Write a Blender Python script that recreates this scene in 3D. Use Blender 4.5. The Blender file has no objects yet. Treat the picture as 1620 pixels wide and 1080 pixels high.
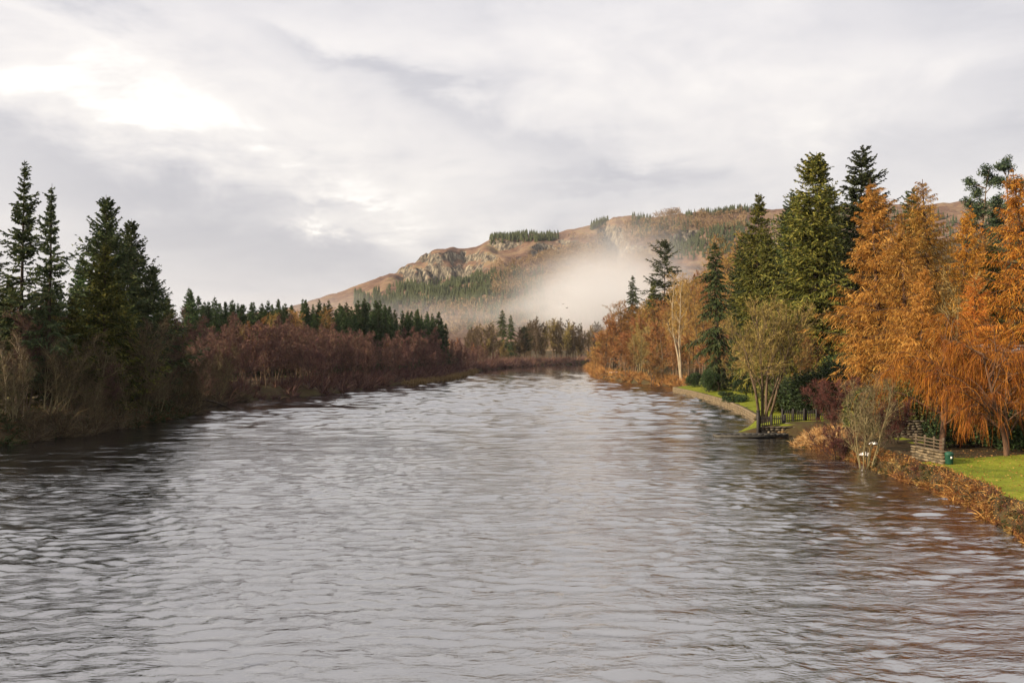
import bpy, math, random
import numpy as np
from mathutils import Vector

SC = bpy.context.scene
R = math.radians
rnd = random.Random(7)

# ------------------------------------------------------------------ camera
H = 8.0            # eye height over the river (photographed from a bridge)
FPX = 1575.0       # focal length in photo pixels (35 mm lens)
cam_d = bpy.data.cameras.new("camera")
cam_d.lens = 35.0; cam_d.sensor_width = 36.0
cam_d.clip_start = 0.1; cam_d.clip_end = 12000
cam = bpy.data.objects.new("camera", cam_d)
SC.collection.objects.link(cam)
cam.location = (0, 0, H)
cam.rotation_euler = (R(90) + math.atan(10 / FPX), 0, 0)
SC.camera = cam

# ------------------------------------------------------------------ sun and sky
SUN_AZ, SUN_EL = R(-114), R(20)      # from the left, a little behind the camera
sv = Vector((math.sin(SUN_AZ) * math.cos(SUN_EL), math.cos(SUN_AZ) * math.cos(SUN_EL), math.sin(SUN_EL)))
sun_d = bpy.data.lights.new("sun", 'SUN')
sun_d.energy = 5.0; sun_d.angle = R(0.6); sun_d.color = (1.0, 0.80, 0.55)
sun = bpy.data.objects.new("sun", sun_d); SC.collection.objects.link(sun)
sun.rotation_euler = sv.to_track_quat('Z', 'Y').to_euler()
sun.location = (-60, -40, 60)

world = bpy.data.worlds.new("World"); SC.world = world; world.use_nodes = True
wt = world.node_tree; wt.nodes.clear()


class NG:
    """tiny helper for node graphs"""
    def __init__(self, t): self.t = t
    def n(self, typ, **kw):
        nd = self.t.nodes.new(typ)
        for k, v in kw.items():
            setattr(nd, k, v)
        return nd
    def link(self, a, b): self.t.links.new(a, b)
    def put(self, sock, v):
        if isinstance(v, bpy.types.NodeSocket): self.link(v, sock)
        else: sock.default_value = v
    def m(self, op, a, b=None, c=None, clamp=False):
        nd = self.n('ShaderNodeMath', operation=op, use_clamp=clamp)
        self.put(nd.inputs[0], a)
        if b is not None: self.put(nd.inputs[1], b)
        if c is not None: self.put(nd.inputs[2], c)
        return nd.outputs[0]
    def noise(self, vec, scale, detail=4, rough=0.55, dist=0.0, lac=2.0):
        nd = self.n('ShaderNodeTexNoise')
        if vec is not None: self.link(vec, nd.inputs['Vector'])
        nd.inputs['Scale'].default_value = scale; nd.inputs['Detail'].default_value = detail
        nd.inputs['Roughness'].default_value = rough; nd.inputs['Distortion'].default_value = dist
        nd.inputs['Lacunarity'].default_value = lac
        return nd.outputs['Fac']
    def ramp(self, fac, stops, interp='LINEAR'):
        nd = self.n('ShaderNodeValToRGB'); cr = nd.color_ramp; cr.interpolation = interp
        while len(cr.elements) < len(stops): cr.elements.new(0.5)
        for e, (p, c) in zip(cr.elements, stops):
            e.position = p; e.color = (c[0], c[1], c[2], 1) if not isinstance(c, float) else (c, c, c, 1)
        self.put(nd.inputs[0], fac)
        return nd.outputs[0]
    def mix(self, fac, a, b, blend='MIX'):
        nd = self.n('ShaderNodeMix', data_type='RGBA', blend_type=blend)
        self.put(nd.inputs[0], fac)
        for i, v in ((6, a), (7, b)):
            if isinstance(v, tuple): v = (v[0], v[1], v[2], 1)
            self.put(nd.inputs[i], v)
        return nd.outputs[2]
    def mapping(self, vec, scale=(1, 1, 1), rot=(0, 0, 0), loc=(0, 0, 0)):
        nd = self.n('ShaderNodeMapping')
        self.link(vec, nd.inputs[0])
        nd.inputs['Scale'].default_value = scale; nd.inputs['Rotation'].default_value = rot; nd.inputs['Location'].default_value = loc
        return nd.outputs[0]
    def comb(self, x, y, z):
        nd = self.n('ShaderNodeCombineXYZ')
        for i, v in enumerate((x, y, z)): self.put(nd.inputs[i], v)
        return nd.outputs[0]
    def sep(self, v):
        nd = self.n('ShaderNodeSeparateXYZ'); self.link(v, nd.inputs[0]); return nd.outputs


g = NG(wt)
sky = g.n('ShaderNodeTexSky', sky_type='NISHITA', sun_disc=False)
sky.sun_elevation = SUN_EL; sky.sun_rotation = SUN_AZ % (2 * math.pi)
sky.air_density = 1.2; sky.dust_density = 2.0; sky.altitude = 60
tc = g.n('ShaderNodeTexCoord')
dx, dy, dz = g.sep(tc.outputs['Generated'])
az = g.m('ARCTAN2', dx, dy)
el = g.m('ARCSINE', dz)
den = g.m('ADD', g.m('MAXIMUM', dz, 0.0), 0.10)
pv = g.comb(g.m('DIVIDE', dx, den), g.m('DIVIDE', dy, den), 0.0)     # clouds lie on a flat layer overhead
n1 = g.noise(g.mapping(pv, (1.0, 0.8, 1), (0, 0, 0.5), (3.1, 1.7, 0)), 0.55, 7, 0.56, 0.35)
n2 = g.noise(g.mapping(pv, (0.7, 1.0, 1), (0, 0, 0.2), (7.3, 2.2, 4.0)), 1.7, 6, 0.6, 0.5)
n3 = g.noise(g.mapping(tc.outputs['Generated'], (3.0, 3.0, 9.0), (0, 0, 0), (1.3, 4.2, 0.7)), 1.6, 7, 0.58, 0.4)
n4 = g.noise(g.mapping(tc.outputs['Generated'], (4.0, 4.0, 8.0), (0, 0, 0), (3.3, 1.2, 2.7)), 2.4, 8, 0.62, 0.5)
v = g.m('ADD', g.m('MULTIPLY_ADD', n1, 0.6, -0.14), g.m('ADD', g.m('MULTIPLY', n4, 0.42), g.m('MULTIPLY', n3, 0.55)))
# banks and breaks in the cloud layer: (azimuth, elevation, half width, half height, tilt, amount)
BANKS = [(-0.10, 0.335, 0.50, 0.03, 0.0, -0.07), (-0.46, 0.225, 0.22, 0.030, -0.08, 0.07), (-0.26, 0.215, 0.24, 0.065, -0.25, 0.14), (-0.19, 0.175, 0.12, 0.030, -0.40, 0.09), (-0.30, 0.30, 0.30, 0.05, 0.0, 0.06),
         (-0.175, 0.121, 0.035, 0.008, -0.1, 0.24), (-0.07, 0.135, 0.10, 0.018, -0.1, 0.05), (0.00, 0.115, 0.10, 0.012, 0.0, 0.03),
         (-0.42, 0.165, 0.16, 0.035, -0.22, -0.15), (-0.30, 0.125, 0.16, 0.035, -0.20, -0.12), (-0.15, 0.085, 0.20, 0.030, -0.05, -0.16), (-0.44, 0.322, 0.08, 0.014, -0.10, -0.26), (-0.29, 0.345, 0.04, 0.010, -0.10, -0.18),
         (-0.16, 0.275, 0.05, 0.014, -0.25, -0.18), (-0.10, 0.250, 0.06, 0.018, -0.45, -0.20), (0.03, 0.200, 0.09, 0.018, -0.25, -0.18), (0.09, 0.168, 0.09, 0.011, -0.05, -0.22), (0.06, 0.152, 0.06, 0.006, 0.0, -0.12),
         (0.43, 0.325, 0.11, 0.040, 0.10, -0.22), (0.47, 0.24, 0.08, 0.02, 0.2, -0.12), (0.42, 0.185, 0.14, 0.025, 0.0, -0.10), (-0.16, 0.136, 0.06, 0.006, 0.05, -0.14)]
wob_az = g.m('ADD', az, g.m('MULTIPLY', g.m('SUBTRACT', n3, 0.5), 0.30))
wob_el = g.m('ADD', el, g.m('MULTIPLY', g.m('SUBTRACT', n4, 0.5), 0.10))
bmod = g.m('MULTIPLY_ADD', g.m('ADD', n4, n3), 1.3, -0.35)
for (a0, e0, wa, we, tilt, amt) in BANKS:
    da = g.m('SUBTRACT', wob_az, a0); de = g.m('SUBTRACT', wob_el, e0)
    c_, s_ = math.cos(tilt), math.sin(tilt)
    x_ = g.m('DIVIDE', g.m('ADD', g.m('MULTIPLY', da, c_), g.m('MULTIPLY', de, s_)), wa)
    y_ = g.m('DIVIDE', g.m('SUBTRACT', g.m('MULTIPLY', de, c_), g.m('MULTIPLY', da, s_)), we)
    q = g.m('ADD', g.m('MULTIPLY', x_, x_), g.m('MULTIPLY', y_, y_))
    v = g.m('MULTIPLY_ADD', g.m('MULTIPLY', g.m('EXPONENT', g.m('MULTIPLY', q, -1.0)), bmod), amt, v)
cl = g.ramp(v, [(0.22, (.43, .435, .48)), (0.44, (.565, .555, .59)), (0.62, (.715, .69, .70)), (0.80, (.85, .81, .785)), (1.0, (1.0, .965, .91))], 'B_SPLINE')
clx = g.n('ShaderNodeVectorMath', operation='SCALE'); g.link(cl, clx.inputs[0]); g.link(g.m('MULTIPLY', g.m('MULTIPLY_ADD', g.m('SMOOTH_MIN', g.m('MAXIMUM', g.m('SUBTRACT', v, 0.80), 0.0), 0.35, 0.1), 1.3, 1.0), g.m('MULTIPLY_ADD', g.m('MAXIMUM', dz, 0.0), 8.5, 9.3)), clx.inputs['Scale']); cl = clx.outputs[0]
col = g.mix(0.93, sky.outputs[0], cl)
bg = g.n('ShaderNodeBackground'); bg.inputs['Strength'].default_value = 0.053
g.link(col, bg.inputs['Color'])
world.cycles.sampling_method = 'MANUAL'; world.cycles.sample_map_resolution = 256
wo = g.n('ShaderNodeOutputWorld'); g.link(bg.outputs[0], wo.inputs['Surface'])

vs = SC.view_settings
vs.view_transform = 'Standard'; vs.look = 'None'; vs.exposure = 1.0; vs.gamma = 1.0; vs.use_curve_mapping = False
cy = SC.cycles
cy.max_bounces = 6; cy.diffuse_bounces = 2; cy.glossy_bounces = 3; cy.transmission_bounces = 3
cy.volume_bounces = 1; cy.transparent_max_bounces = 4
cy.caustics_reflective = False; cy.caustics_refractive = False
cy.use_denoising = True
try: cy.denoiser = 'OPENIMAGEDENOISE'
except Exception: pass
cy.volume_step_rate = 1.0; cy.volume_max_steps = 256

COL = SC.collection
HAZE = 0.000028
WATER_IOR = 2.0; WAVE_SLOPE = 0.135
# valley mist: centre x, y, z, spread x, y, z, density
MISTS = [(54, 690, 42, 38, 130, 17, 0.0130), (-15, 780, 32, 80, 110, 10, 0.0022), (-150, 830, 44, 80, 110, 8, 0.0018), (74, 730, 68, 34, 130, 24, 0.0042), (56, 420, 29, 20, 70, 12, 0.0040)]

# ------------------------------------------------------------------ basic helpers


def at(px, py, Y):
    """photo pixel at depth Y -> world point (used once, to survey where things stand)"""
    return ((px - 810) / FPX * Y, Y, H + (550 - py) / FPX * Y)


def tag(o, label=None, cat=None, group=None, kind=None):
    if label: o['label'] = label
    if cat: o['category'] = cat
    if group: o['group'] = group
    if kind: o['kind'] = kind
    return o


def mesh(name, parts, mats, smooth=False):
    """parts: list of (verts (n,3), faces (m,k), material index)"""
    me = bpy.data.meshes.new(name)
    vs_, off, li, ls, lt, mi = [], 0, [], [], [], []
    pos = 0
    for V, F, mat in parts:
        V = np.asarray(V, dtype=np.float32).reshape(-1, 3); F = np.asarray(F, dtype=np.int64)
        if len(F) == 0: continue
        k = F.shape[1]
        vs_.append(V); li.append((F + off).ravel())
        ls.append(pos + np.arange(len(F)) * k); lt.append(np.full(len(F), k)); mi.append(np.full(len(F), mat))
        pos += F.size; off += len(V)
    V = np.concatenate(vs_); li = np.concatenate(li); ls = np.concatenate(ls); lt = np.concatenate(lt); mi = np.concatenate(mi)
    me.vertices.add(len(V)); me.vertices.foreach_set('co', V.ravel())
    me.loops.add(len(li)); me.loops.foreach_set('vertex_index', li.astype(np.int32))
    me.polygons.add(len(ls)); me.polygons.foreach_set('loop_start', ls.astype(np.int32))
    me.polygons.foreach_set('material_index', mi.astype(np.int32))
    if smooth: me.polygons.foreach_set('use_smooth', np.ones(len(ls), dtype=bool))
    for m_ in (mats if isinstance(mats, (list, tuple)) else [mats]): me.materials.append(m_)
    me.update(calc_edges=True); me.validate()
    return me


def obj(name, me, parent=None, loc=(0, 0, 0), rz=0.0, sc=1.0):
    o = bpy.data.objects.new(name, me); COL.objects.link(o)
    o.location = loc; o.rotation_euler = (0, 0, rz)
    o.scale = (sc, sc, sc) if not isinstance(sc, tuple) else sc
    if parent: o.parent = parent
    return o


def nrm(a): return a / np.maximum(np.linalg.norm(a, axis=-1, keepdims=True), 1e-9)


def tubes(P, Rad, s, rng, ref=None):
    """P (n,k,3) polylines, Rad (n,k) radii -> verts, quads; s=2 gives ribbons"""
    n, k, _ = P.shape
    T = np.empty_like(P); T[:, 1:-1] = P[:, 2:] - P[:, :-2]; T[:, 0] = P[:, 1] - P[:, 0]; T[:, -1] = P[:, -1] - P[:, -2]
    T = nrm(T)
    if ref is None: ref = nrm(rng.normal(size=(n, 1, 3)))
    U = nrm(np.cross(T, np.broadcast_to(ref, P.shape)) + 1e-6)
    if s == 2:
        V = np.stack([P - U * Rad[..., None], P + U * Rad[..., None]], axis=2)
    else:
        W = np.cross(T, U); a = np.arange(s) * 2 * math.pi / s
        V = P[:, :, None] + Rad[:, :, None, None] * (np.cos(a)[None, None, :, None] * U[:, :, None] + np.sin(a)[None, None, :, None] * W[:, :, None])
    V = V.reshape(-1, 3)
    i = (np.arange(n)[:, None, None] * k + np.arange(k - 1)[None, :, None]) * s
    j = np.arange(s if s > 2 else 1)[None, None, :]
    j2 = (j + 1) % s
    F = np.stack([i + j, i + j2, i + s + j2, i + s + j], axis=-1).reshape(-1, 4)
    return V, F


def grow(start, d, L, k, rng, up=0.0, wob=0.1, up2=None):
    n = len(start); P = np.empty((n, k, 3)); P[:, 0] = start; d = nrm(d)
    L = np.broadcast_to(np.asarray(L, dtype=float), (n,))
    for i in range(1, k):
        f = i / (k - 1)
        u = up if up2 is None else up + (up2 - up) * f
        d = d + rng.normal(size=(n, 3)) * wob
        d[:, 2] += u
        d = nrm(d)
        P[:, i] = P[:, i - 1] + d * (L / (k - 1))[:, None]
    return P


def spawn(P, m, t0, t1, rng, ang, angs=0.15, power=1.0):
    """m children along each polyline: start, direction, t, parent index"""
    n, k, _ = P.shape
    t = t0 + (t1 - t0) * (((np.arange(m)[None, :] + rng.random((n, m))) / m) ** power)
    x = np.clip(t, 0, 0.9999) * (k - 1); i = x.astype(int); f = (x - i)[..., None]
    r_ = np.arange(n)[:, None]
    s = P[r_, i] * (1 - f) + P[r_, i + 1] * f
    T = nrm(P[r_, i + 1] - P[r_, i]).reshape(-1, 3)
    Q = nrm(np.cross(T, rng.normal(size=T.shape)) + 1e-6)
    a = ang + rng.normal(size=(len(T), 1)) * angs
    return s.reshape(-1, 3), T * np.cos(a) + Q * np.sin(a), t.ravel(), np.repeat(np.arange(n), m)


def taper(n, k, r0, r1, pw=1.0):
    f = np.linspace(0, 1, k) ** pw
    r0 = np.broadcast_to(np.asarray(r0, dtype=float), (n,))[:, None]; r1 = np.broadcast_to(np.asarray(r1, dtype=float), (n,))[:, None]
    return r0 * (1 - f) + r1 * f


def leaves(C, size, rng, flat=0.0, aspect=0.6):
    """one rhombic leaf / leaf spray at each point of C"""
    n = len(C)
    a = nrm(rng.normal(size=(n, 3)) * np.array([1, 1, 1 - flat])); b = nrm(np.cross(a, rng.normal(size=(n, 3))))
    s = (size * (0.6 + 0.8 * rng.random(n)))[:, None]
    V = np.stack([C - a * s, C + b * s * aspect * 0.5, C + a * s, C - b * s * aspect * 0.5], axis=1).reshape(-1, 3)
    return V, np.arange(4 * n).reshape(-1, 4)


def blob(rng, c, r, n, shell=0.55):
    d = nrm(rng.normal(size=(n, 3))); q = shell + (1 - shell) * rng.random((n, 1)) ** 0.5
    q = np.where(rng.random((n, 1)) < 0.2, rng.random((n, 1)), q)
    return np.asarray(c) + d * q * np.asarray(r)


# smooth value noise on numpy grids (terrain, bank edges)
_pr = np.random.default_rng(11).random((256, 256))


def vnoise(x, y):
    xi = np.floor(x).astype(int); yi = np.floor(y).astype(int); fx = x - xi; fy = y - yi
    fx = fx * fx * (3 - 2 * fx); fy = fy * fy * (3 - 2 * fy)
    a = _pr[xi & 255, yi & 255]; b = _pr[(xi + 1) & 255, yi & 255]; c = _pr[xi & 255, (yi + 1) & 255]; d = _pr[(xi + 1) & 255, (yi + 1) & 255]
    return (a * (1 - fx) + b * fx) * (1 - fy) + (c * (1 - fx) + d * fx) * fy


def fbm(x, y, o=4):
    s = 0; a = 0.5
    for i in range(o): s = s + a * vnoise(x + 17.3 * i, y + 9.1 * i); x = x * 2.03; y = y * 2.03; a *= 0.5
    return s


def sstep(a, b, x):
    t = np.clip((x - a) / (b - a), 0, 1); return t * t * (3 - 2 * t)


# ------------------------------------------------------------------ materials


def new_mat(name):
    m_ = bpy.data.materials.new(name); m_.use_nodes = True; t = m_.node_tree; t.nodes.clear()
    q = NG(t); out = q.n('ShaderNodeOutputMaterial')
    return m_, q, out


def principled(q, out, col, rough=0.85, spec=0.25, normal=None):
    p = q.n('ShaderNodeBsdfPrincipled')
    q.put(p.inputs['Base Color'], (col[0], col[1], col[2], 1) if isinstance(col, tuple) else col)
    q.put(p.inputs['Roughness'], rough); p.inputs['Specular IOR Level'].default_value = spec
    if normal is not None: q.link(normal, p.inputs['Normal'])
    q.link(p.outputs[0], out.inputs['Surface'])
    return p


def bump(q, h, strength, dist):
    b = q.n('ShaderNodeBump'); b.inputs['Strength'].default_value = strength; b.inputs['Distance'].default_value = dist
    q.link(h, b.inputs['Height']); return b.outputs[0]


def plant_mat(name, a, b, c=None, scale=0.6, trans=0.0, vary=0.35):
    """foliage / twig colour: a..b by clump, shifted per plant, a few of colour c"""
    a, b = tuple(v_ * 0.74 for v_ in a), tuple(v_ * 0.74 for v_ in b); c = None if c is None else tuple(v_ * 0.74 for v_ in c)
    m_, q, out = new_mat(name)
    tcn = q.n('ShaderNodeTexCoord'); oi = q.n('ShaderNodeObjectInfo')
    geo = q.n('ShaderNodeNewGeometry')
    n_ = q.noise(tcn.outputs['Object'], scale, 3, 0.6)
    f = q.m('ADD', q.m('MULTIPLY', q.m('SUBTRACT', n_, 0.5), 1.8), q.m('ADD', 0.5, q.m('MULTIPLY', q.m('SUBTRACT', geo.outputs['Random Per Island'], 0.5), 0.7)), clamp=True)
    col = q.mix(f, a, b)
    if c is not None:
        f2 = q.m('GREATER_THAN', q.m('ADD', q.m('MULTIPLY', geo.outputs['Random Per Island'], 0.6), q.m('MULTIPLY', q.noise(tcn.outputs['Object'], scale * 2.3, 2), 0.8)), 0.80)
        col = q.mix(f2, col, c)
    hs = q.n('ShaderNodeHueSaturation'); q.link(col, hs.inputs['Color'])
    q.link(q.m('ADD', 1 - vary, q.m('MULTIPLY', oi.outputs['Random'], 2 * vary)), hs.inputs['Value'])
    q.link(q.m('ADD', 0.488, q.m('MULTIPLY', q.m('FRACT', q.m('MULTIPLY', oi.outputs['Random'], 7.13)), 0.024)), hs.inputs['Hue'])
    d = q.n('ShaderNodeBsdfPrincipled'); d.inputs['Roughness'].default_value = 0.75; d.inputs['Specular IOR Level'].default_value = 0.2
    q.link(hs.outputs[0], d.inputs['Base Color'])
    if trans > 0:
        t_ = q.n('ShaderNodeBsdfTranslucent'); q.link(hs.outputs[0], t_.inputs['Color'])
        mx = q.n('ShaderNodeMixShader'); mx.inputs[0].default_value = trans
        q.link(d.outputs[0], mx.inputs[1]); q.link(t_.outputs[0], mx.inputs[2]); q.link(mx.outputs[0], out.inputs['Surface'])
    else:
        q.link(d.outputs[0], out.inputs['Surface'])
    return m_


def bark_mat(name, a, b, scale=3.0):
    m_, q, out = new_mat(name)
    tcn = q.n('ShaderNodeTexCoord')
    n_ = q.noise(q.mapping(tcn.outputs['Object'], (1, 1, 0.25)), scale, 5, 0.65)
    col = q.ramp(n_, [(0.3, a), (0.7, b)])
    principled(q, out, col, 0.9, 0.15, bump(q, n_, 0.6, 0.04))
    return m_


def mottled(name, stops, scale, detail=6, rough=0.9, bs=0.5, bd=0.05, stretch=(1, 1, 1), spec=0.2, coords='Object', each=False):
    m_, q, out = new_mat(name)
    tcn = q.n('ShaderNodeTexCoord')
    vec = q.mapping(tcn.outputs[coords], stretch)
    n_ = q.noise(vec, scale, detail, 0.62)
    col = q.ramp(n_, stops)
    if each:                                   # every stone a tone of its own
        hs = q.n('ShaderNodeHueSaturation'); q.link(col, hs.inputs['Color']); oi = q.n('ShaderNodeObjectInfo')
        q.link(q.m('MULTIPLY_ADD', oi.outputs['Random'], 1.2, 0.4), hs.inputs['Value']); col = hs.outputs[0]
    principled(q, out, col, rough, spec, bump(q, q.noise(vec, scale * 4, 4, 0.6), bs, bd))
    return m_


M = {}
M['bark_dark'] = bark_mat('dark bark', (0.022, 0.017, 0.014), (0.07, 0.052, 0.04))
M['bark_brown'] = bark_mat('brown bark', (0.045, 0.032, 0.022), (0.14, 0.10, 0.07))
M['bark_pale'] = bark_mat('pale lichened bark', (0.14, 0.11, 0.075), (0.36, 0.30, 0.21))
M['bark_mossy'] = bark_mat('mossy bark', (0.075, 0.065, 0.032), (0.23, 0.195, 0.105))
M['bark_larch'] = bark_mat('larch bark', (0.045, 0.025, 0.018), (0.11, 0.065, 0.04))
M['fir'] = plant_mat('dark fir needles', (0.030, 0.050, 0.022), (0.068, 0.098, 0.034), (0.11, 0.13, 0.042), 0.5, 0.12)
M['fir_deep'] = plant_mat('blue green fir needles', (0.034, 0.060, 0.028), (0.072, 0.108, 0.040), (0.105, 0.135, 0.05), 0.5, 0.1)
M['fir_olive'] = plant_mat('olive fir needles', (0.050, 0.066, 0.014), (0.155, 0.165, 0.028), (0.25, 0.23, 0.045), 0.5, 0.15)
M['spruce'] = plant_mat('spruce needles', (0.030, 0.062, 0.026), (0.066, 0.112, 0.040), (0.10, 0.145, 0.048), 0.4, 0.08)
M['pine'] = plant_mat('pine needles', (0.022, 0.045, 0.030), (0.055, 0.085, 0.045), (0.09, 0.115, 0.05), 0.6, 0.1)
M['larch'] = plant_mat('golden larch needles', (0.24, 0.105, 0.020), (0.66, 0.330, 0.048), (0.80, 0.50, 0.12), 0.32, 0.35, 0.15)
M['larch_red'] = plant_mat('russet larch needles', (0.30, 0.100, 0.014), (0.62, 0.230, 0.030), (0.75, 0.38, 0.06), 0.35, 0.3, 0.15)
M['willow'] = plant_mat('orange willow withies', (0.13, 0.036, 0.010), (0.40, 0.120, 0.014), (0.50, 0.20, 0.026), 0.4, 0.25, 0.12)
M['twig_red'] = plant_mat('purple brown alder twigs', (0.100, 0.046, 0.052), (0.190, 0.092, 0.082), (0.27, 0.15, 0.10), 0.3, 0.0, 0.3)
M['twig_brown'] = plant_mat('grey brown twigs', (0.060, 0.042, 0.026), (0.135, 0.094, 0.050), (0.21, 0.155, 0.08), 0.35, 0.0, 0.3)
M['twig_olive'] = plant_mat('lichened olive twigs', (0.17, 0.120, 0.034), (0.38, 0.270, 0.075), (0.50, 0.38, 0.13), 0.35, 0.0, 0.2)
M['twig_gold'] = plant_mat('tawny twigs', (0.20, 0.105, 0.030), (0.40, 0.225, 0.060), (0.50, 0.32, 0.09), 0.35, 0.0, 0.25)
M['twig_rust'] = plant_mat('rusty brown twigs', (0.17, 0.068, 0.028), (0.33, 0.140, 0.050), (0.42, 0.22, 0.07), 0.35, 0.0, 0.25)
M['twig_plum'] = plant_mat('dark plum twigs', (0.065, 0.022, 0.022), (0.13, 0.045, 0.036), None, 0.5, 0.0, 0.2)
M['evergreen'] = plant_mat('glossy evergreen leaves', (0.010, 0.022, 0.010), (0.026, 0.048, 0.018), (0.05, 0.085, 0.026), 0.9, 0.05)
M['holly'] = plant_mat('olive evergreen leaves', (0.035, 0.050, 0.014), (0.095, 0.100, 0.026), (0.17, 0.15, 0.04), 0.9, 0.1)
M['bracken'] = plant_mat('dead bracken', (0.11, 0.036, 0.016), (0.32, 0.110, 0.036), (0.50, 0.25, 0.08), 0.8, 0.2, 0.25)
M['drygrass'] = plant_mat('dry grass', (0.30, 0.160, 0.050), (0.50, 0.30, 0.10), (0.58, 0.42, 0.20), 0.8, 0.2, 0.2)
M['sedge'] = plant_mat('tan sedge', (0.13, 0.085, 0.036), (0.25, 0.165, 0.066), (0.30, 0.22, 0.10), 0.8, 0.15, 0.2)
M['bramble'] = plant_mat('bramble leaves', (0.020, 0.034, 0.010), (0.065, 0.082, 0.022), (0.11, 0.055, 0.025), 0.9, 0.15, 0.3)
M['grassblade'] = plant_mat('lawn grass blades', (0.10, 0.130, 0.012), (0.24, 0.265, 0.020), None, 0.3, 0.25, 0.1)
M['hill_con'] = plant_mat('hill conifer', (0.034, 0.046, 0.020), (0.070, 0.082, 0.034), None, 0.02, 0.0, 0.2)
M['hill_dec'] = plant_mat('hill birch and larch', (0.13, 0.076, 0.044), (0.23, 0.145, 0.080), (0.28, 0.19, 0.10), 0.02, 0.0, 0.2)
M['wood_dark'] = mottled('black painted wood', [(0.3, (0.010, 0.009, 0.010)), (0.7, (0.028, 0.025, 0.024))], 6, 5, 0.6, 0.3, 0.01)
M['wood_grey'] = mottled('weathered rail wood', [(0.3, (0.05, 0.038, 0.026)), (0.7, (0.115, 0.088, 0.06))], 5, 5, 0.85, 0.4, 0.01, (1, 1, 4))
M['stone'] = mottled('grey brown stone', [(0.3, (0.045, 0.04, 0.032)), (0.55, (0.10, 0.085, 0.065)), (0.75, (0.16, 0.14, 0.105))], 2.5, 6, 0.9, 0.6, 0.04, each=True)
M['stone_tan'] = mottled('tan lichened stone', [(0.3, (0.07, 0.055, 0.035)), (0.55, (0.16, 0.125, 0.08)), (0.75, (0.25, 0.21, 0.14))], 2.5, 6, 0.9, 0.6, 0.04)
M['stone_near'] = mottled('tan lichened wall stone', [(0.3, (0.06, 0.048, 0.032)), (0.55, (0.14, 0.11, 0.07)), (0.75, (0.22, 0.185, 0.125))], 2.5, 6, 0.9, 0.6, 0.04, each=True)
M['mortar'] = mottled('wall core', [(0.3, (0.05, 0.042, 0.032)), (0.7, (0.11, 0.095, 0.07))], 4)
M['concrete'] = mottled('wet dark concrete', [(0.3, (0.020, 0.020, 0.020)), (0.7, (0.06, 0.058, 0.052))], 3, 5, 0.55, 0.4, 0.02)
M['bin'] = mottled('green plastic', [(0.3, (0.005, 0.038, 0.024)), (0.7, (0.010, 0.062, 0.038))], 3, 3, 0.6, 0.1, 0.005, spec=0.3)
M['snow'] = mottled('old snow', [(0.3, (0.62, 0.62, 0.64)), (0.7, (0.82, 0.82, 0.83))], 3, 4, 0.6, 0.4, 0.04)
M['render'] = mottled('pale painted wall', [(0.3, (0.40, 0.38, 0.35)), (0.7, (0.58, 0.56, 0.53))], 2)
M['slate'] = mottled('slate', [(0.3, (0.06, 0.06, 0.075)), (0.7, (0.13, 0.13, 0.15))], 4)
M['gravelpath'] = mottled('pale gravel', [(0.3, (0.22, 0.19, 0.15)), (0.7, (0.42, 0.38, 0.32))], 12)
M['bird'] = mottled('dark feathers', [(0.3, (0.02, 0.02, 0.02)), (0.7, (0.05, 0.05, 0.05))], 9)

# ------------------------------------------------------------------ terrain
RB = np.array([(-60, 17), (0, 19), (25, 20), (41, 21.2), (47.5, 22.6), (56, 23.8), (64.6, 24.2), (76, 24.6), (81, 23.4), (86, 24.6), (89.6, 26.4), (90.4, 22.0),
               (91.2, 20.0), (95, 21.6), (107, 26), (120, 27.6), (140, 29.3), (165, 29.6), (180, 29.1), (186, 32), (205, 32.5), (229, 27.6), (262, 22.5),
               (275, 22.8), (315, 25), (394, 29), (420, 36), (440, 60), (455, 120), (470, 300), (480, 900)], dtype=float)
LB = np.array([(-60, -47), (60, -44), (81, -42), (88, -39.7), (101, -39), (120, -38.9), (127, -40.2), (140, -41.8), (154, -40), (168, -33), (203, -27), (252, -17.6),
               (331, -13.7), (394, -2.5), (450, 11.4), (485, 33), (520, 80), (560, 200), (600, 700), (640, 2600), (4000, 2600)], dtype=float)


def XR(Y): return np.interp(Y, RB[:, 0], RB[:, 1]) + (vnoise(np.asarray(Y) * 0.45, 3.3 + 0 * np.asarray(Y)) - 0.5) * 0.7 * ((np.asarray(Y) < 88) | (np.asarray(Y) > 190))


def XL(Y): return np.interp(Y, LB[:, 0], LB[:, 1]) + (vnoise(np.asarray(Y) * 0.23, 8.1 + 0 * np.asarray(Y)) - 0.5) * 2.2 * (np.asarray(Y) < 520)


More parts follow.
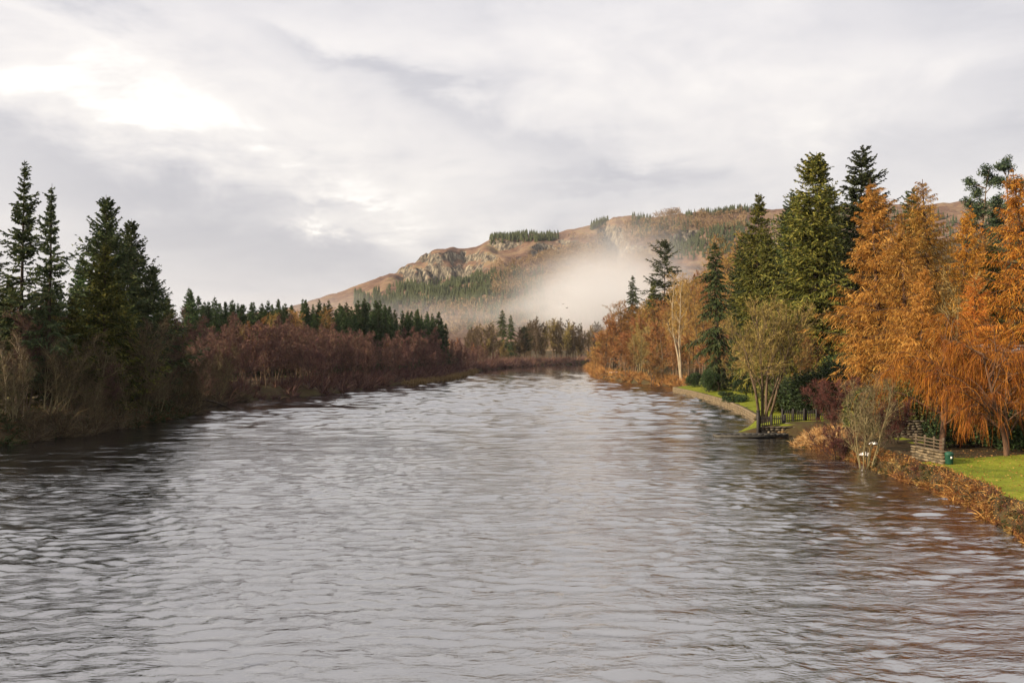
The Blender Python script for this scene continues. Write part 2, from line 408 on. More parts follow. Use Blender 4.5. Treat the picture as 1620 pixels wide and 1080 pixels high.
def right_z(off, Y):
    w = np.interp(Y, [0, 74, 80, 88, 91, 97, 106, 108, 183, 190, 600], [0.75, 0.75, 3.2, 3.2, 5, 5, 1.2, 0.25, 0.25, 3, 3])
    hb = np.interp(Y, [0, 74, 80, 88, 91, 97, 106, 108, 183, 190, 600], [1.12, 1.12, 1.0, 1.0, 1.15, 1.2, 0.9, 0.85, 0.85, 1.6, 1.8])
    s = np.interp(Y, [0, 80, 95, 180, 200], [0.02, 0.03, 0.07, 0.06, 0.05])
    m = np.interp(Y, [0, 110, 160, 230, 330, 480], [0.10, 0.14, 0.26, 0.52, 0.55, 0.4])
    d0 = np.interp(Y, [0, 110, 160, 230, 330], [30, 26, 22, 12, 10])
    z = np.where(off < 0, np.maximum(off * 0.5, -1.2), hb * (1 - (1 - np.clip(off / w, 0, 1)) ** 1.6))
    z = z + np.clip(off - w, 0, 30) * s
    h = np.clip(off - d0, 0, None) * m
    z = z + 70 * (1 - np.exp(-h / 70))
    return z + (fbm(off * 0.35, Y * 0.35) - 0.47) * np.interp(off, [0, 1, 3, 30], [0.0, 0.25, 0.12, 1.0])


def left_z(off, Y):
    z = np.where(off < 0, np.maximum(off * 0.5, -1.2), 1.7 * (1 - (1 - np.clip(off / 3.5, 0, 1)) ** 1.7))
    return z + np.clip(off, 0, 600) * 0.006 + (fbm(off * 0.3, Y * 0.3) - 0.47) * np.interp(off, [0, 1, 4, 30], [0, 0.3, 0.6, 1.0])


def gz(X, Y):
    xr = float(XR(Y)); xl = float(XL(Y))
    if X > xr and Y < 478: return float(right_z(np.array(X - xr), np.array(Y)))
    if X < xl: return float(left_z(np.array(xl - X), np.array(Y)))
    return -0.3


def ground_mat(name, stops, scale, lawn=False):
    m_, q, out = new_mat(name)
    tcn = q.n('ShaderNodeTexCoord')
    n_ = q.noise(tcn.outputs['Object'], scale, 7, 0.65)
    n2_ = q.noise(tcn.outputs['Object'], scale * 9, 5, 0.6)
    col = q.ramp(q.m('ADD', q.m('MULTIPLY', n_, 0.7), q.m('MULTIPLY', n2_, 0.3)), stops)
    principled(q, out, col, 0.95, 0.1, bump(q, n2_, 0.7, 0.06))
    return m_


M['floor'] = ground_mat('woodland floor', [(0.3, (0.022, 0.017, 0.010)), (0.5, (0.048, 0.034, 0.018)), (0.7, (0.060, 0.062, 0.020))], 0.35)
M['lawn'] = ground_mat('mown lawn', [(0.36, (0.070, 0.088, 0.010)), (0.5, (0.140, 0.160, 0.014)), (0.64, (0.205, 0.205, 0.024))], 0.42)
M['meadow'] = ground_mat('pale meadow', [(0.3, (0.16, 0.15, 0.045)), (0.7, (0.30, 0.25, 0.09))], 0.1)
M['bed'] = ground_mat('river bed', [(0.3, (0.02, 0.017, 0.012)), (0.7, (0.05, 0.042, 0.03))], 0.2)


def loft(name, Xf, zf, rows, offs, sign, matf, mats):
    rows = np.array(rows, dtype=float); offs = np.array(offs, dtype=float)
    Y, O = np.meshgrid(rows, offs, indexing='ij')
    X = Xf(rows)[:, None] + sign * O
    Z = zf(O, Y)
    V = np.stack([X, Y, Z], -1).reshape(-1, 3)
    n, k = len(rows), len(offs)
    i = (np.arange(n - 1)[:, None] * k + np.arange(k - 1)[None]).ravel()
    F = np.stack([i, i + 1, i + k + 1, i + k], -1) if sign > 0 else np.stack([i, i + k, i + k + 1, i + 1], -1)
    c = V[F].mean(1); oc = np.abs(c[:, 0] - Xf(c[:, 1]))
    mi = matf(oc, c)
    parts = [(V, F, 0)]
    me = mesh(name, parts, mats, True)
    me.polygons.foreach_set('material_index', mi.astype(np.int32))
    return obj(name, me)


rr = list(np.arange(-60, 30, 3)) + list(np.arange(30, 112, 0.5)) + list(np.arange(112, 200, 1.0)) + list(np.arange(200, 481, 4))
ro = [-3, -1.5, -0.6, -0.2, 0, 0.15, 0.3, 0.5, 0.75, 1.0, 1.3, 1.7, 2.1, 2.6, 3.2, 4, 5, 6, 7, 8.5, 10, 12, 14, 17, 20, 24, 28, 33, 40, 48, 58, 70, 85, 110, 140, 180, 240, 330, 480, 800]


def r_mat(o, c):
    Y = c[:, 1]
    edge = (fbm(c[:, 0] * 0.8, Y * 0.8) - 0.47) * 1.4
    a = (Y < 72) & (o + edge * 0.3 > 0.75) & (Y < 60.5 + 0.28 * (c[:, 0] - 25) + edge) & (o < 40)
    b = (Y > 91.5) & (Y < 184) & (o + edge * 0.6 > 0.5) & (o < np.interp(Y, [91, 105, 130, 184], [9, 12, 11, 6]))
    cc = (Y > 70) & (Y < 92) & (o > 3.5) & (edge > 0.1)
    return np.where(a | b | cc, 1, 0)


tag(loft('right_bank', XR, right_z, rr, ro, 1, r_mat, [M['floor'], M['lawn']]), kind='structure')
lr = list(np.arange(-60, 60, 4)) + list(np.arange(60, 180, 1.0)) + list(np.arange(180, 560, 4)) + list(np.arange(560, 1000, 20)) + list(np.arange(1000, 4200, 200))
lo = [-3, -1.5, -0.6, -0.2, 0, 0.3, 0.7, 1.2, 1.8, 2.6, 3.6, 5, 7, 10, 14, 20, 28, 40, 60, 90, 140, 220, 350, 550, 900, 1500, 2600, 4500]
tag(loft('left_bank', XL, left_z, lr, lo, -1, lambda o, c: np.where((o > 24) & (c[:, 1] < 420), 1, 0), [M['floor'], M['meadow']]), kind='structure')
bed = mesh('river_bed', [([(-5000, -600, -1.6), (5000, -600, -1.6), (5000, 6000, -1.6), (-5000, 6000, -1.6)], [(0, 1, 2, 3)], 0)], M['bed'])
tag(obj('ground', bed), kind='structure')

# ------------------------------------------------------------------ the hill
CP = [(250, 560), (330, 540), (420, 505), (500, 474), (560, 455), (610, 437), (640, 420), (665, 406), (690, 397), (715, 393), (735, 397), (755, 393), (780, 379),
      (830, 374), (870, 372), (900, 366), (940, 359), (958, 354), (972, 346), (1000, 345), (1040, 345), (1090, 340), (1140, 337), (1180, 334), (1260, 331),
      (1400, 326), (1500, 321), (1560, 320), (1640, 328), (1760, 345)]
YC = 1500.0
cX = np.array([at(p, q_, YC)[0] for p, q_ in CP]); cZ = np.array([at(p, q_, YC)[2] for p, q_ in CP])
# crags: (px, py, half width px, half height px, strength m)
CRAGS = [(668, 424, 40, 9, 20), (712, 412, 36, 9, 20), (740, 410, 20, 7, 14), (690, 404, 50, 5, 9), (970, 366, 18, 14, 24), (865, 390, 26, 5, 12), (1075, 370, 30, 6, 10), (800, 386, 26, 5, 9), (915, 384, 30, 4, 7), (1000, 395, 26, 4, 7), (760, 404, 26, 4, 8)]


def hill_z(X, Y, detail=True):
    t = np.clip((Y - 830) / (YC - 830), 0, 1)
    c = np.interp(X, cX, cZ)
    z = c * (0.30 * t * t + 0.70 * t) + 2
    z = np.where(Y > YC, c + 2 - (Y - YC) * 0.02, z)
    n_ = fbm(X * 0.011, Y * 0.011, 5) - 0.47
    z = z + n_ * 46 * np.sin(np.clip(t, 0, 0.97) * math.pi) ** 0.7
    if detail:
        z = z + (fbm(X * 0.05, Y * 0.035, 4) - 0.45) * 9 * np.clip(c / 60, 0, 1)
    px = 810 + FPX * X / Y; py = 550 - FPX * (z - H) / Y
    for (a, b, w, h, s) in CRAGS:
        u = (px - a) / w
        e = np.exp(-u ** 4)
        ridg = 1 - np.abs(2 * fbm(X * 0.035 + a, Y * 0.012, 4) - 0.95)
        step = 1 / (1 + np.exp(np.clip((py - b + (ridg - 0.6) * 16) / (h * 0.12), -40, 40)))
        fade = np.exp(-np.clip((py - b) / (h * 2.6), 0, 5) ** 2)
        z = z - e * (1 - step) * fade * s * (0.6 + 0.8 * ridg)
    return z


hx = np.concatenate([np.arange(-560, -330, 12), np.arange(-330, 480, 4.1), np.arange(480, 1000, 10)]); hy = np.concatenate([np.arange(800, 1150, 10), np.arange(1150, 1530, 3.6), np.arange(1530, 1900, 30)])
Xg, Yg = np.meshgrid(hx, hy, indexing='ij'); Zg = hill_z(Xg, Yg)
n, k = Xg.shape
i = (np.arange(n - 1)[:, None] * k + np.arange(k - 1)[None]).ravel()
hm, q, out = new_mat('hill moor')
geo = q.n('ShaderNodeNewGeometry'); tcn = q.n('ShaderNodeTexCoord')
nz = q.sep(geo.outputs['True Normal'])[2]
na = q.noise(tcn.outputs['Object'], 0.018, 7, 0.66); nb = q.noise(tcn.outputs['Object'], 0.11, 6, 0.65); nc = q.noise(q.mapping(tcn.outputs['Object'], (1, 1, 0.3)), 0.20, 6, 0.7)
moor = q.ramp(q.m('ADD', q.m('MULTIPLY', na, 0.6), q.m('MULTIPLY', nb, 0.4)),
              [(0.36, (0.040, 0.030, 0.030)), (0.44, (0.095, 0.058, 0.045)), (0.51, (0.135, 0.086, 0.062)), (0.58, (0.175, 0.125, 0.080)), (0.66, (0.125, 0.105, 0.050))])
rock = q.ramp(nc, [(0.40, (0.025, 0.024, 0.026)), (0.52, (0.11, 0.098, 0.08)), (0.68, (0.30, 0.26, 0.19))])
rf = q.m('MULTIPLY_ADD', q.m('SUBTRACT', 0.80, q.m('ADD', nz, q.m('MULTIPLY', q.m('SUBTRACT', nb, 0.5), 0.7))), 6.0, 0.0, clamp=True)
principled(q, out, q.mix(rf, moor, rock), 0.95, 0.05, bump(q, nb, 0.8, 3.0))
hill = obj('hill', mesh('hill', [(np.stack([Xg, Yg, Zg], -1).reshape(-1, 3), np.stack([i, i + k, i + k + 1, i + 1], -1), 0)], hm, True))
tag(hill, kind='structure')

# far blue ridge seen in the gap at the right
fx = np.linspace(700, 1900, 60); fz = np.interp(fx, [700, 900, 1010, 1300, 1900], [180, 300, 308, 290, 150]) + fbm(fx * 0.02, fx * 0) * 14
fv = []; ff = []
for t_, (yy, zs) in enumerate(((1910, 0.4), (1980, 0.75), (2120, 1.0), (2500, 0.9))):
    for a, b in zip(fx, fz): fv.append((a, yy, b * zs + 1))
for t_ in range(3):
    for j in range(59): ff.append((t_ * 60 + j, t_ * 60 + j + 1, t_ * 60 + 61 + j, t_ * 60 + 60 + j))
M['ridge'] = mottled('distant wooded ridge', [(0.35, (0.045, 0.065, 0.04)), (0.6, (0.12, 0.11, 0.06))], 0.012)
tag(obj('distant_ridge', mesh('distant_ridge', [(fv, ff, 0)], M['ridge'], True)), kind='structure')

# ------------------------------------------------------------------ water
wm, q, out = new_mat('river water')
tcn = q.n('ShaderNodeTexCoord'); P0 = tcn.outputs['Object']
gust = q.noise(q.mapping(P0, (1, 0.6, 1)), 0.055, 4, 0.6)
warp = q.n('ShaderNodeVectorMath', operation='ADD'); q.link(P0, warp.inputs[0])
wsc = q.n('ShaderNodeVectorMath', operation='SCALE'); wsc.inputs['Scale'].default_value = 1.8
nvec = q.n('ShaderNodeTexNoise'); nvec.inputs['Scale'].default_value = 0.22; nvec.inputs['Detail'].default_value = 2; q.link(P0, nvec.inputs['Vector'])
q.link(nvec.outputs['Color'], wsc.inputs[0]); q.link(wsc.outputs[0], warp.inputs[1])
Pw = warp.outputs[0]
a2 = q.noise(q.mapping(Pw, (0.55, 1.0, 1), (0, 0, R(-13)), (5, 9, 0)), 3.4, 3, 0.55, 1.2)
a3 = q.noise(q.mapping(Pw, (0.70, 1.0, 1), (0, 0, R(16)), (2, 3, 0)), 9.0, 3, 0.6, 0.6)
wx_, wy_, _wz = q.sep(P0)
sl = q.m('EXPONENT', q.m('MULTIPLY', q.m('ADD', q.m('POWER', q.m('ABSOLUTE', q.m('DIVIDE', q.m('ADD', wx_, 24.0), 13.0)), 2.0), q.m('POWER', q.m('ABSOLUTE', q.m('DIVIDE', q.m('SUBTRACT', q.m('ADD', wy_, q.m('MULTIPLY', wx_, 0.25)), 129.0), 4.0)), 2.0)), -1.0))
amp = q.m('MULTIPLY', q.m('MINIMUM', q.m('DIVIDE', 55.0, q.m('MAXIMUM', wy_, 10.0)), 1.25), q.m('MAXIMUM', q.m('MULTIPLY_ADD', gust, 3.0, -0.55), 0.25)); amp = q.m('MULTIPLY', amp, q.m('MULTIPLY_ADD', sl, -0.85, 1.0))
chop = q.noise(q.mapping(Pw, (0.38, 1.0, 1), (0, 0, R(5)), (11, 4, 0)), 0.85, 3, 0.6)          # here and there the surface breaks into steep wavelets
ck = q.m('MULTIPLY_ADD', q.m('POWER', q.m('MULTIPLY_ADD', chop, 4.0, -1.75, clamp=True), 1.5), 3.0, 0.75)
hgt = q.m('MULTIPLY', amp, q.m('ADD', q.m('MULTIPLY', q.m('MULTIPLY', a2, ck), 0.026), q.m('MULTIPLY', q.m('MULTIPLY', a3, ck), 0.013)))
bn = q.n('ShaderNodeBump'); bn.inputs['Strength'].default_value = 1.0; bn.inputs['Distance'].default_value = 1.0
q.link(hgt, bn.inputs['Height'])
p = principled(q, out, (0.006, 0.0065, 0.009), 0.05, 0.5, bn.outputs[0]); p.inputs['IOR'].default_value = WATER_IOR
gs = q.n('ShaderNodeBsdfGlossy'); gs.inputs['Color'].default_value = (0.90, 0.885, 0.865, 1); gs.inputs['Roughness'].default_value = 0.07; q.link(bn.outputs[0], gs.inputs['Normal'])
mx = q.n('ShaderNodeMixShader'); mx.inputs[0].default_value = 0.36; q.link(p.outputs[0], mx.inputs[1]); q.link(gs.outputs[0], mx.inputs[2]); q.link(mx.outputs[0], out.inputs['Surface'])
# the surface itself: a random wind sea (crests across the river), finer where the camera looks down on it
ry = [16.0]
while ry[-1] < 520: ry.append(ry[-1] + max(0.11, 0.0034 * ry[-1]))
ry = np.array(ry); NX = 315
xl_ = np.interp(ry, LB[:, 0], LB[:, 1]) - 4; xr_ = np.minimum(np.interp(ry, RB[:, 0], RB[:, 1]) + 4, 150)
WX = xl_[:, None] + (xr_ - xl_)[:, None] * np.linspace(0, 1, NX)[None]; WY = np.repeat(ry[:, None], NX, 1)
wr = np.random.default_rng(404); WZ = np.zeros_like(WX)
sp = np.maximum(np.gradient(ry)[:, None], ((xr_ - xl_) / NX)[:, None] * 0.6)
gx = WX + 3.0 * (fbm(WX * 0.17 + 40, WY * 0.15 + 7, 2) - 0.4) * 2; gy = WY + 2.4 * (fbm(WX * 0.19 + 3, WY * 0.17 + 90, 2) - 0.4) * 2
fine = 0.45 + 1.1 * fbm(WX * 0.35 + 5, WY * 0.6 + 2, 3)          # patches of steeper chop
broad = 0.55 + 0.9 * fbm(WX * 0.05 + 15, WY * 0.035 + 2, 3)
for i_ in range(90):
    lam = 0.40 * (3.6 ** wr.random()); th = wr.normal() * 0.85 + R(6)
    kx, ky = math.sin(th) * 2 * math.pi / lam, math.cos(th) * 2 * math.pi / lam
    slope = WAVE_SLOPE * math.sqrt(2 / 90) * (1.35 if lam < 1.3 else 0.75)
    fade = sstep(3.0, 5.5, lam / sp)
    WZ += fade * (slope * lam / (2 * math.pi)) * np.sin(kx * gx + ky * gy + wr.random() * 6.283) * (fine if lam < 1.8 else 1.0)
far_ = sstep(55, 130, WY) * (1 - 0.6 * sstep(210, 340, WY))
for i_ in range(44):                                             # the longer waves that still show further up the river
    lam = 1.3 * (4.2 ** wr.random()); th = wr.normal() * 0.8 + R(6)
    kx, ky = math.sin(th) * 2 * math.pi / lam, math.cos(th) * 2 * math.pi / lam
    WZ += far_ * sstep(3.0, 5.0, lam / sp) * (0.15 * math.sqrt(2 / 44) * lam / (2 * math.pi)) * np.sin(kx * gx + ky * gy + wr.random() * 6.283)
WZ *= (1 - 0.9 * np.exp(-((WX + 24) / 13) ** 2 - ((WY + 0.25 * WX - 129) / 4) ** 2)) * broad * sstep(16, 20, WY) * (1 - sstep(480, 518, WY))
nr = len(ry)
i = (np.arange(nr - 1)[:, None] * NX + np.arange(NX - 1)[None]).ravel()
V1 = np.stack([WX, WY, WZ], -1).reshape(-1, 3); F1 = np.stack([i, i + 1, i + NX + 1, i + NX], -1)
y1_ = float(ry[-1])
V2 = [(-75, -55, 0), (60, -55, 0), (60, 16, 0), (-75, 16, 0), (-20, y1_, 0), (900, y1_, 0), (900, 640, 0), (-20, 640, 0), (150, 430, 0), (900, 430, 0), (150, y1_, 0)]
tag(obj('river', mesh('river', [(V1, F1, 0), (V2, [(0, 1, 2, 3), (4, 5, 6, 7), (8, 9, 5, 10)], 0)], wm, True)), kind='structure')

# ------------------------------------------------------------------ tree generators (each returns trunk mesh, crown mesh)


def bare_tree(name, seed, h, spread, stems=1, lean=0.12, limbs=11, l2=7, l3=6, l4=5, tw=0.018, bark='bark_brown', twig='twig_brown', up=0.10, base=0.28,
              tr=None, ang=0.75, limbl=None, droop=0.0):
    rng = np.random.default_rng(seed)
    tr = tr or h * 0.014
    a = rng.random(stems) * 6.28 + np.arange(stems) * 6.28 / stems
    ln = lean * (0.5 + rng.random(stems)) if stems > 1 else np.array([lean * 0.3])
    d = np.stack([np.cos(a) * ln, np.sin(a) * ln, np.ones(stems)], -1)
    st = np.stack([np.cos(a), np.sin(a), np.zeros(stems)], -1) * ((stems > 1) * h * 0.034 * (0.5 + rng.random((stems, 1)))); st[:, 2] = -0.4
    T = grow(st, d, h * (0.80 + 0.2 * rng.random(stems)) * 0.95 + 0.4, 9, rng, 0.03, 0.055)
    Tr = taper(stems, 9, tr * (0.8 + 0.3 * rng.random(stems)), tr * 0.12, 0.8); Tr[:, 0] *= 1.35
    # limbs
    s, dd, t, pi = spawn(T, limbs, base, 0.98, rng, ang, 0.2)
    ll = (limbl or spread * 0.62) * (1.0 - 0.55 * np.clip((t - base) / (1 - base), 0, 1)) * (0.7 + 0.6 * rng.random(len(t)))
    A = grow(s, dd, ll, 7, rng, up, 0.12)
    Ar = taper(len(A), 7, tr * 0.38 * (1.1 - 0.7 * t), 0.012)
    trunk = [(*tubes(T, Tr, 7, rng), 0), (*tubes(A, Ar, 4, rng), 0)]
    src = np.concatenate([A, resample(T, 7)[:, :]])
    s, dd, t, pi = spawn(A, l2, 0.15, 1.0, rng, 0.7, 0.22)
    Lb = ll[pi] * 0.48 * (1.1 - 0.6 * t) * (0.6 + 0.8 * rng.random(len(t)))
    B = grow(s, dd, Lb, 5, rng, up * 0.9 - droop, 0.15); Br = taper(len(B), 5, 0.020 + 0.008 * rng.random(len(B)), tw * 0.6)
    s, dd, t, pi = spawn(B, l3, 0.1, 1.0, rng, 0.65, 0.25)
    Lc = np.maximum(Lb[pi] * 0.55 * (1.1 - 0.5 * t), 0.25) * (0.6 + 0.8 * rng.random(len(t)))
    C = grow(s, dd, Lc, 4, rng, up * 0.7 - droop, 0.18); Cr = taper(len(C), 4, tw * 0.75, tw * 0.4)
    crown = [(*tubes(B, Br, 3, rng), 0), (*tubes(C, Cr, 2, rng), 1)]
    if l4:
        s, dd, t, pi = spawn(C, l4, 0.1, 1.0, rng, 0.6, 0.3)
        Ld = np.maximum(Lc[pi] * 0.6, 0.22) * (0.5 + 0.9 * rng.random(len(t)))
        D = grow(s, dd, Ld, 2, rng, up * 0.5 - droop, 0.15)
        crown.append((*tubes(D, taper(len(D), 2, tw * 0.55, tw * 0.2), 2, rng), 1))
    return mesh(name + '_trunk', trunk, M[bark]), mesh(name + '_crown', crown, [M[bark], M[twig]])


def resample(P, k):
    n, m, _ = P.shape; x = np.linspace(0, m - 1.0001, k); i = x.astype(int); f = (x - i)[None, :, None]
    return P[:, i] * (1 - f) + P[:, i + 1] * f


def conifer(name, seed, h, r, nb, prof, e_bot=-5, e_top=45, droop=0.10, tip=0.10, ntw=16, twl=0.34, tww=0.06, nsub=3, base=0.06, leaf='fir', bark='bark_dark',
            tr=None, sag=0.25, wob=0.07, gap=0.0, flatref=0.5, minl=0.10, lean=0.0, rag=0.75):
    rng = np.random.default_rng(seed)
    tr = tr or h * 0.013
    T = grow(np.array([[0, 0, -0.5]]), np.array([[lean, 0, 1.0]]), h + 0.5, 14, rng, 0.02, 0.012)
    Tr = taper(1, 14, tr, 0.02, 0.9)
    t = np.sort(base + (0.985 - base) * rng.random(nb) ** 0.92)
    if gap > 0:
        t = t[(vnoise(t * h * 0.8, t * 0 + seed) > gap) | (t > 0.72)]
    n = len(t)
    x = t * 13; i = np.minimum(x.astype(int), 12); f = (x - i)[:, None]
    s = T[0, i] * (1 - f) + T[0, i + 1] * f
    azm = np.arange(n) * 2.39996 + rng.normal(size=n) * 0.4
    side = 1 + 0.14 * np.cos(azm - seed) + rag * (vnoise(np.cos(azm) * 1.9 + 9 + t * h * 0.33 + seed, np.sin(azm) * 1.9 + t * h * 0.41) - 0.5)
    L = np.maximum(r * prof(t) * (0.60 + 0.55 * rng.random(n)) * side, minl)
    e = np.radians(e_bot + (e_top - e_bot) * t ** 1.6 + rng.normal(size=n) * 7)
    d = np.stack([np.cos(azm) * np.cos(e), np.sin(azm) * np.cos(e), np.sin(e)], -1)
    A = grow(s, d, L, 7, rng, -droop, wob, tip)
    Ar = taper(n, 7, 0.012 + 0.012 * L, 0.008)
    parts = [(*tubes(A, Ar, 3, rng), 0)]
    # side sprays, left and right of each branch
    m = ntw
    tt = 0.12 + 0.88 * ((np.arange(m)[None] + rng.random((n, m))) / m)
    xx = np.clip(tt, 0, 0.9999) * 6; ii = xx.astype(int); ff_ = (xx - ii)[..., None]; r_ = np.arange(n)[:, None]
    ps = (A[r_, ii] * (1 - ff_) + A[r_, ii + 1] * ff_).reshape(-1, 3)
    T_ = nrm(A[r_, ii + 1] - A[r_, ii]).reshape(-1, 3)
    sd = nrm(np.cross(T_, np.array([0, 0, 1.0]))) * np.where(rng.random((n * m, 1)) < 0.5, -1, 1)
    dd = T_ * (0.55 + 0.3 * rng.random((n * m, 1))) + sd * (0.5 + 0.5 * rng.random((n * m, 1))) + rng.normal(size=(n * m, 3)) * 0.22; dd[:, 2] -= sag
    LL = np.repeat(L, m); tl = tt.ravel()
    l = np.maximum(twl * LL * (1.05 - 0.75 * tl), 0.10 + 0.10 * np.minimum(LL, 1.2)) * (0.6 + 0.7 * rng.random(n * m))
    B = grow(ps, dd, l, 3, rng, -sag * 0.5, 0.10)
    ref = nrm(np.array([0, 0, 1.0]) * flatref + rng.normal(size=(n * m, 1, 3)) * (1.05 - flatref))
    wv_ = tww * (0.7 + 0.6 * rng.random(n * m)) * np.clip(LL / 1.1, 0.35, 1)
    parts.append((*tubes(B, np.stack([wv_ * 0.7, wv_, wv_ * 0.15], -1), 2, rng, ref), 1))
    if nsub:
        s2, d2, t2, pi = spawn(B, nsub, 0.15, 1.0, rng, 0.6, 0.25)
        d2[:, 2] -= sag * 0.6
        l2 = np.maximum(l[pi] * 0.5, 0.08 + 0.08 * np.minimum(LL[pi], 1.2)) * (0.6 + 0.7 * rng.random(len(s2)))
        Cc = np.stack([s2, s2 + nrm(d2) * l2[:, None]], 1)
        w2 = tww * 0.85 * (0.6 + 0.7 * rng.random(len(s2))) * np.clip(LL[pi] / 1.1, 0.35, 1)
        ref = nrm(np.array([0, 0, 1.0]) * flatref + rng.normal(size=(len(s2), 1, 3)) * (1.05 - flatref))
        parts.append((*tubes(Cc, np.stack([w2, w2 * 0.2], -1), 2, rng, ref), 1))
    return mesh(name + '_trunk', [(*tubes(T, Tr, 8, rng), 0)], M[bark]), mesh(name + '_crown', parts, [M[bark], M[leaf]])


def prof_cone(t): return np.clip(1.0 - t, 0.012, 1) ** 0.80 * (0.55 + 0.45 * sstep(0.0, 0.22, t))
def prof_dense(t): return np.where(t > 0.62, np.clip((1.0 - t) / 0.40, 0.01, 1) ** 0.52, 0.93 + 0.07 * np.sin(t * 17)) * (0.8 + 0.2 * sstep(0, .3, t))
def prof_open(t): return np.clip(1.0 - t, 0.012, 1) ** 0.70 * (0.5 + 0.5 * sstep(0.02, 0.35, t)) * (0.78 + 0.22 * np.sin(t * 41))
def prof_larch(t): return np.clip(1.0 - t, 0.012, 1) ** 0.72 * (0.65 + 0.35 * sstep(0.02, 0.3, t))


def pine(name, seed, h, r, limbs=26, leaf='pine'):
    """open pine: bare bole, crooked limbs, needle pads in clumps"""
    rng = np.random.default_rng(seed)
    T = grow(np.array([[0, 0, -0.5]]), np.array([[0.03, 0, 1.0]]), h + 0.5, 12, rng, 0.01, 0.035)
    s, d, t, pi = spawn(T, limbs, 0.30, 0.985, rng, 1.15, 0.25)
    L = r * (0.35 + 0.75 * np.clip(1.08 - t, 0.08, 1)) * (0.4 + 0.9 * rng.random(limbs))
    A = grow(s, d, L, 6, rng, 0.05, 0.20)
    parts = [(*tubes(A, taper(limbs, 6, 0.07, 0.025), 4, rng), 0)]
    s2, d2, t2, pi2 = spawn(A, 7, 0.3, 1.0, rng, 0.8, 0.3)
    B = grow(s2, d2, 0.35 * L[pi2] * (1.1 - 0.5 * t2) + 0.25, 4, rng, 0.12, 0.15)
    parts.append((*tubes(B, taper(len(B), 4, 0.025, 0.012), 3, rng), 0))
    cs = np.concatenate([B[:, -1], B[:, 2], T[:, -1]])
    pts = np.concatenate([blob(rng, c, (0.52, 0.52, 0.30), 34, 0.3) for c in cs])
    parts.append((*leaves(pts, 0.16, rng, 0.2, 0.5), 1))
    return mesh(name + '_trunk', [(*tubes(T, taper(1, 12, h * 0.012, 0.03), 8, rng), 0)], M['bark_brown']), mesh(name + '_crown', parts, [M['bark_brown'], M[leaf]])


def weeping(name, seed, h, r, limbs=26, strands=26, twig='willow', tw=0.016, hang=1.0):
    rng = np.random.default_rng(seed)
    T = grow(np.array([[0, 0, -0.4], [0.2, 0, -0.4]]), np.array([[0.08, 0.05, 1.0], [-0.16, 0.08, 1.0]]), np.array([h * 0.86, h * 0.72]), 8, rng, 0.03, 0.06)
    s, d, t, pi = spawn(T, limbs // 2, 0.25, 1.0, rng, 0.85, 0.2)
    L = r * 1.15 * (1.12 - 0.72 * t) * (0.6 + 0.55 * rng.random(len(t)))
    A = grow(s, d, L, 9, rng, 0.20, 0.10, -0.30)
    s2, d2, t2, pi2 = spawn(A, 7, 0.2, 1.0, rng, 0.7, 0.2)
    B = grow(s2, d2, L[pi2] * 0.42 * (1.15 - 0.6 * t2) + 0.3, 6, rng, 0.06, 0.12, -0.45)
    trunk = [(*tubes(T, taper(2, 8, h * 0.02, 0.05), 8, rng), 0), (*tubes(A, taper(len(A), 9, 0.085, 0.015), 4, rng), 0)]
    crown = [(*tubes(B, taper(len(B), 6, 0.026, 0.010), 3, rng), 0)]
    S = np.concatenate([resample(A, 6), B])
    keepers = rng.random(len(S)) < 0.62                              # some boughs carry curtains, others stay bare
    S = S[keepers]
    s3, d3, t3, _ = spawn(S, strands, 0.30, 1.0, rng, 0.75, 0.3); d3[:, 2] -= 0.5
    hl = hang * (0.25 + 1.8 * rng.random(len(s3)) ** 2.2) * np.repeat(0.5 + 0.9 * rng.random(len(S)), strands) * np.clip(0.35 + (s3[:, 2]) / h * 0.9, 0.3, 1.1)
    hl = np.minimum(hl, np.maximum(s3[:, 2] - 0.4, 0.3))
    C = grow(s3, d3, hl, 5, rng, -0.35, 0.07, -0.7)
    crown.append((*tubes(C, taper(len(C), 5, tw, tw * 0.5), 2, rng), 1))
    return mesh(name + '_trunk', trunk, M['bark_larch']), mesh(name + '_crown', crown, [M['bark_larch'], M[twig]])


def shrub(name, seed, h, r, lumps=14, n=420, leaf='evergreen', size=0.13, bark='bark_dark'):
    rng = np.random.default_rng(seed)
    st = grow(np.zeros((9, 3)) + rng.normal(size=(9, 3)) * [0.15 * r, 0.15 * r, 0] - [0, 0, 0.2], nrm(rng.normal(size=(9, 3)) * [0.5, 0.5, 0.1] + [0, 0, 1]), h * 0.8, 6, rng, 0.02, 0.14)
    pts = []
    for i_ in range(lumps):
        a = rng.random() * 6.28; q_ = rng.random() ** 0.5 * 0.72 * r; z = h * (0.18 + 0.62 * rng.random() * (1 - 0.45 * q_ / r))
        lr_ = (0.34 + 0.2 * rng.random()) * min(r, h)
        pts.append(blob(rng, (math.cos(a) * q_, math.sin(a) * q_, z), (lr_, lr_, lr_ * 0.8), n))
    pts = np.concatenate(pts); pts = pts[pts[:, 2] > 0.02]
    return mesh(name + '_stems', [(*tubes(st, taper(9, 6, 0.06, 0.015), 5, rng), 0)], M[bark]), mesh(name + '_foliage', [(*leaves(pts, size, rng, 0.2, 0.7), 0)], M[leaf])


def tree(kind, pair, label, x, y, sc=1.0, rz=None, group=None, cat='tree', z=None, parts=('trunk', 'crown'), sz=None):
    e = bpy.data.objects.new(kind, None); COL.objects.link(e); e.empty_display_size = 0.5
    e.location = (x, y, gz(x, y) if z is None else z); e.rotation_euler = (0, 0, rnd.random() * 6.28 if rz is None else rz)
    e.scale = (sc, sc, sz or sc)
    tag(e, label, cat, group)
    obj(parts[0], pair[0], e); obj(parts[1], pair[1], e)
    return e


def at_px(px, Y): return (px - 810) / FPX * Y


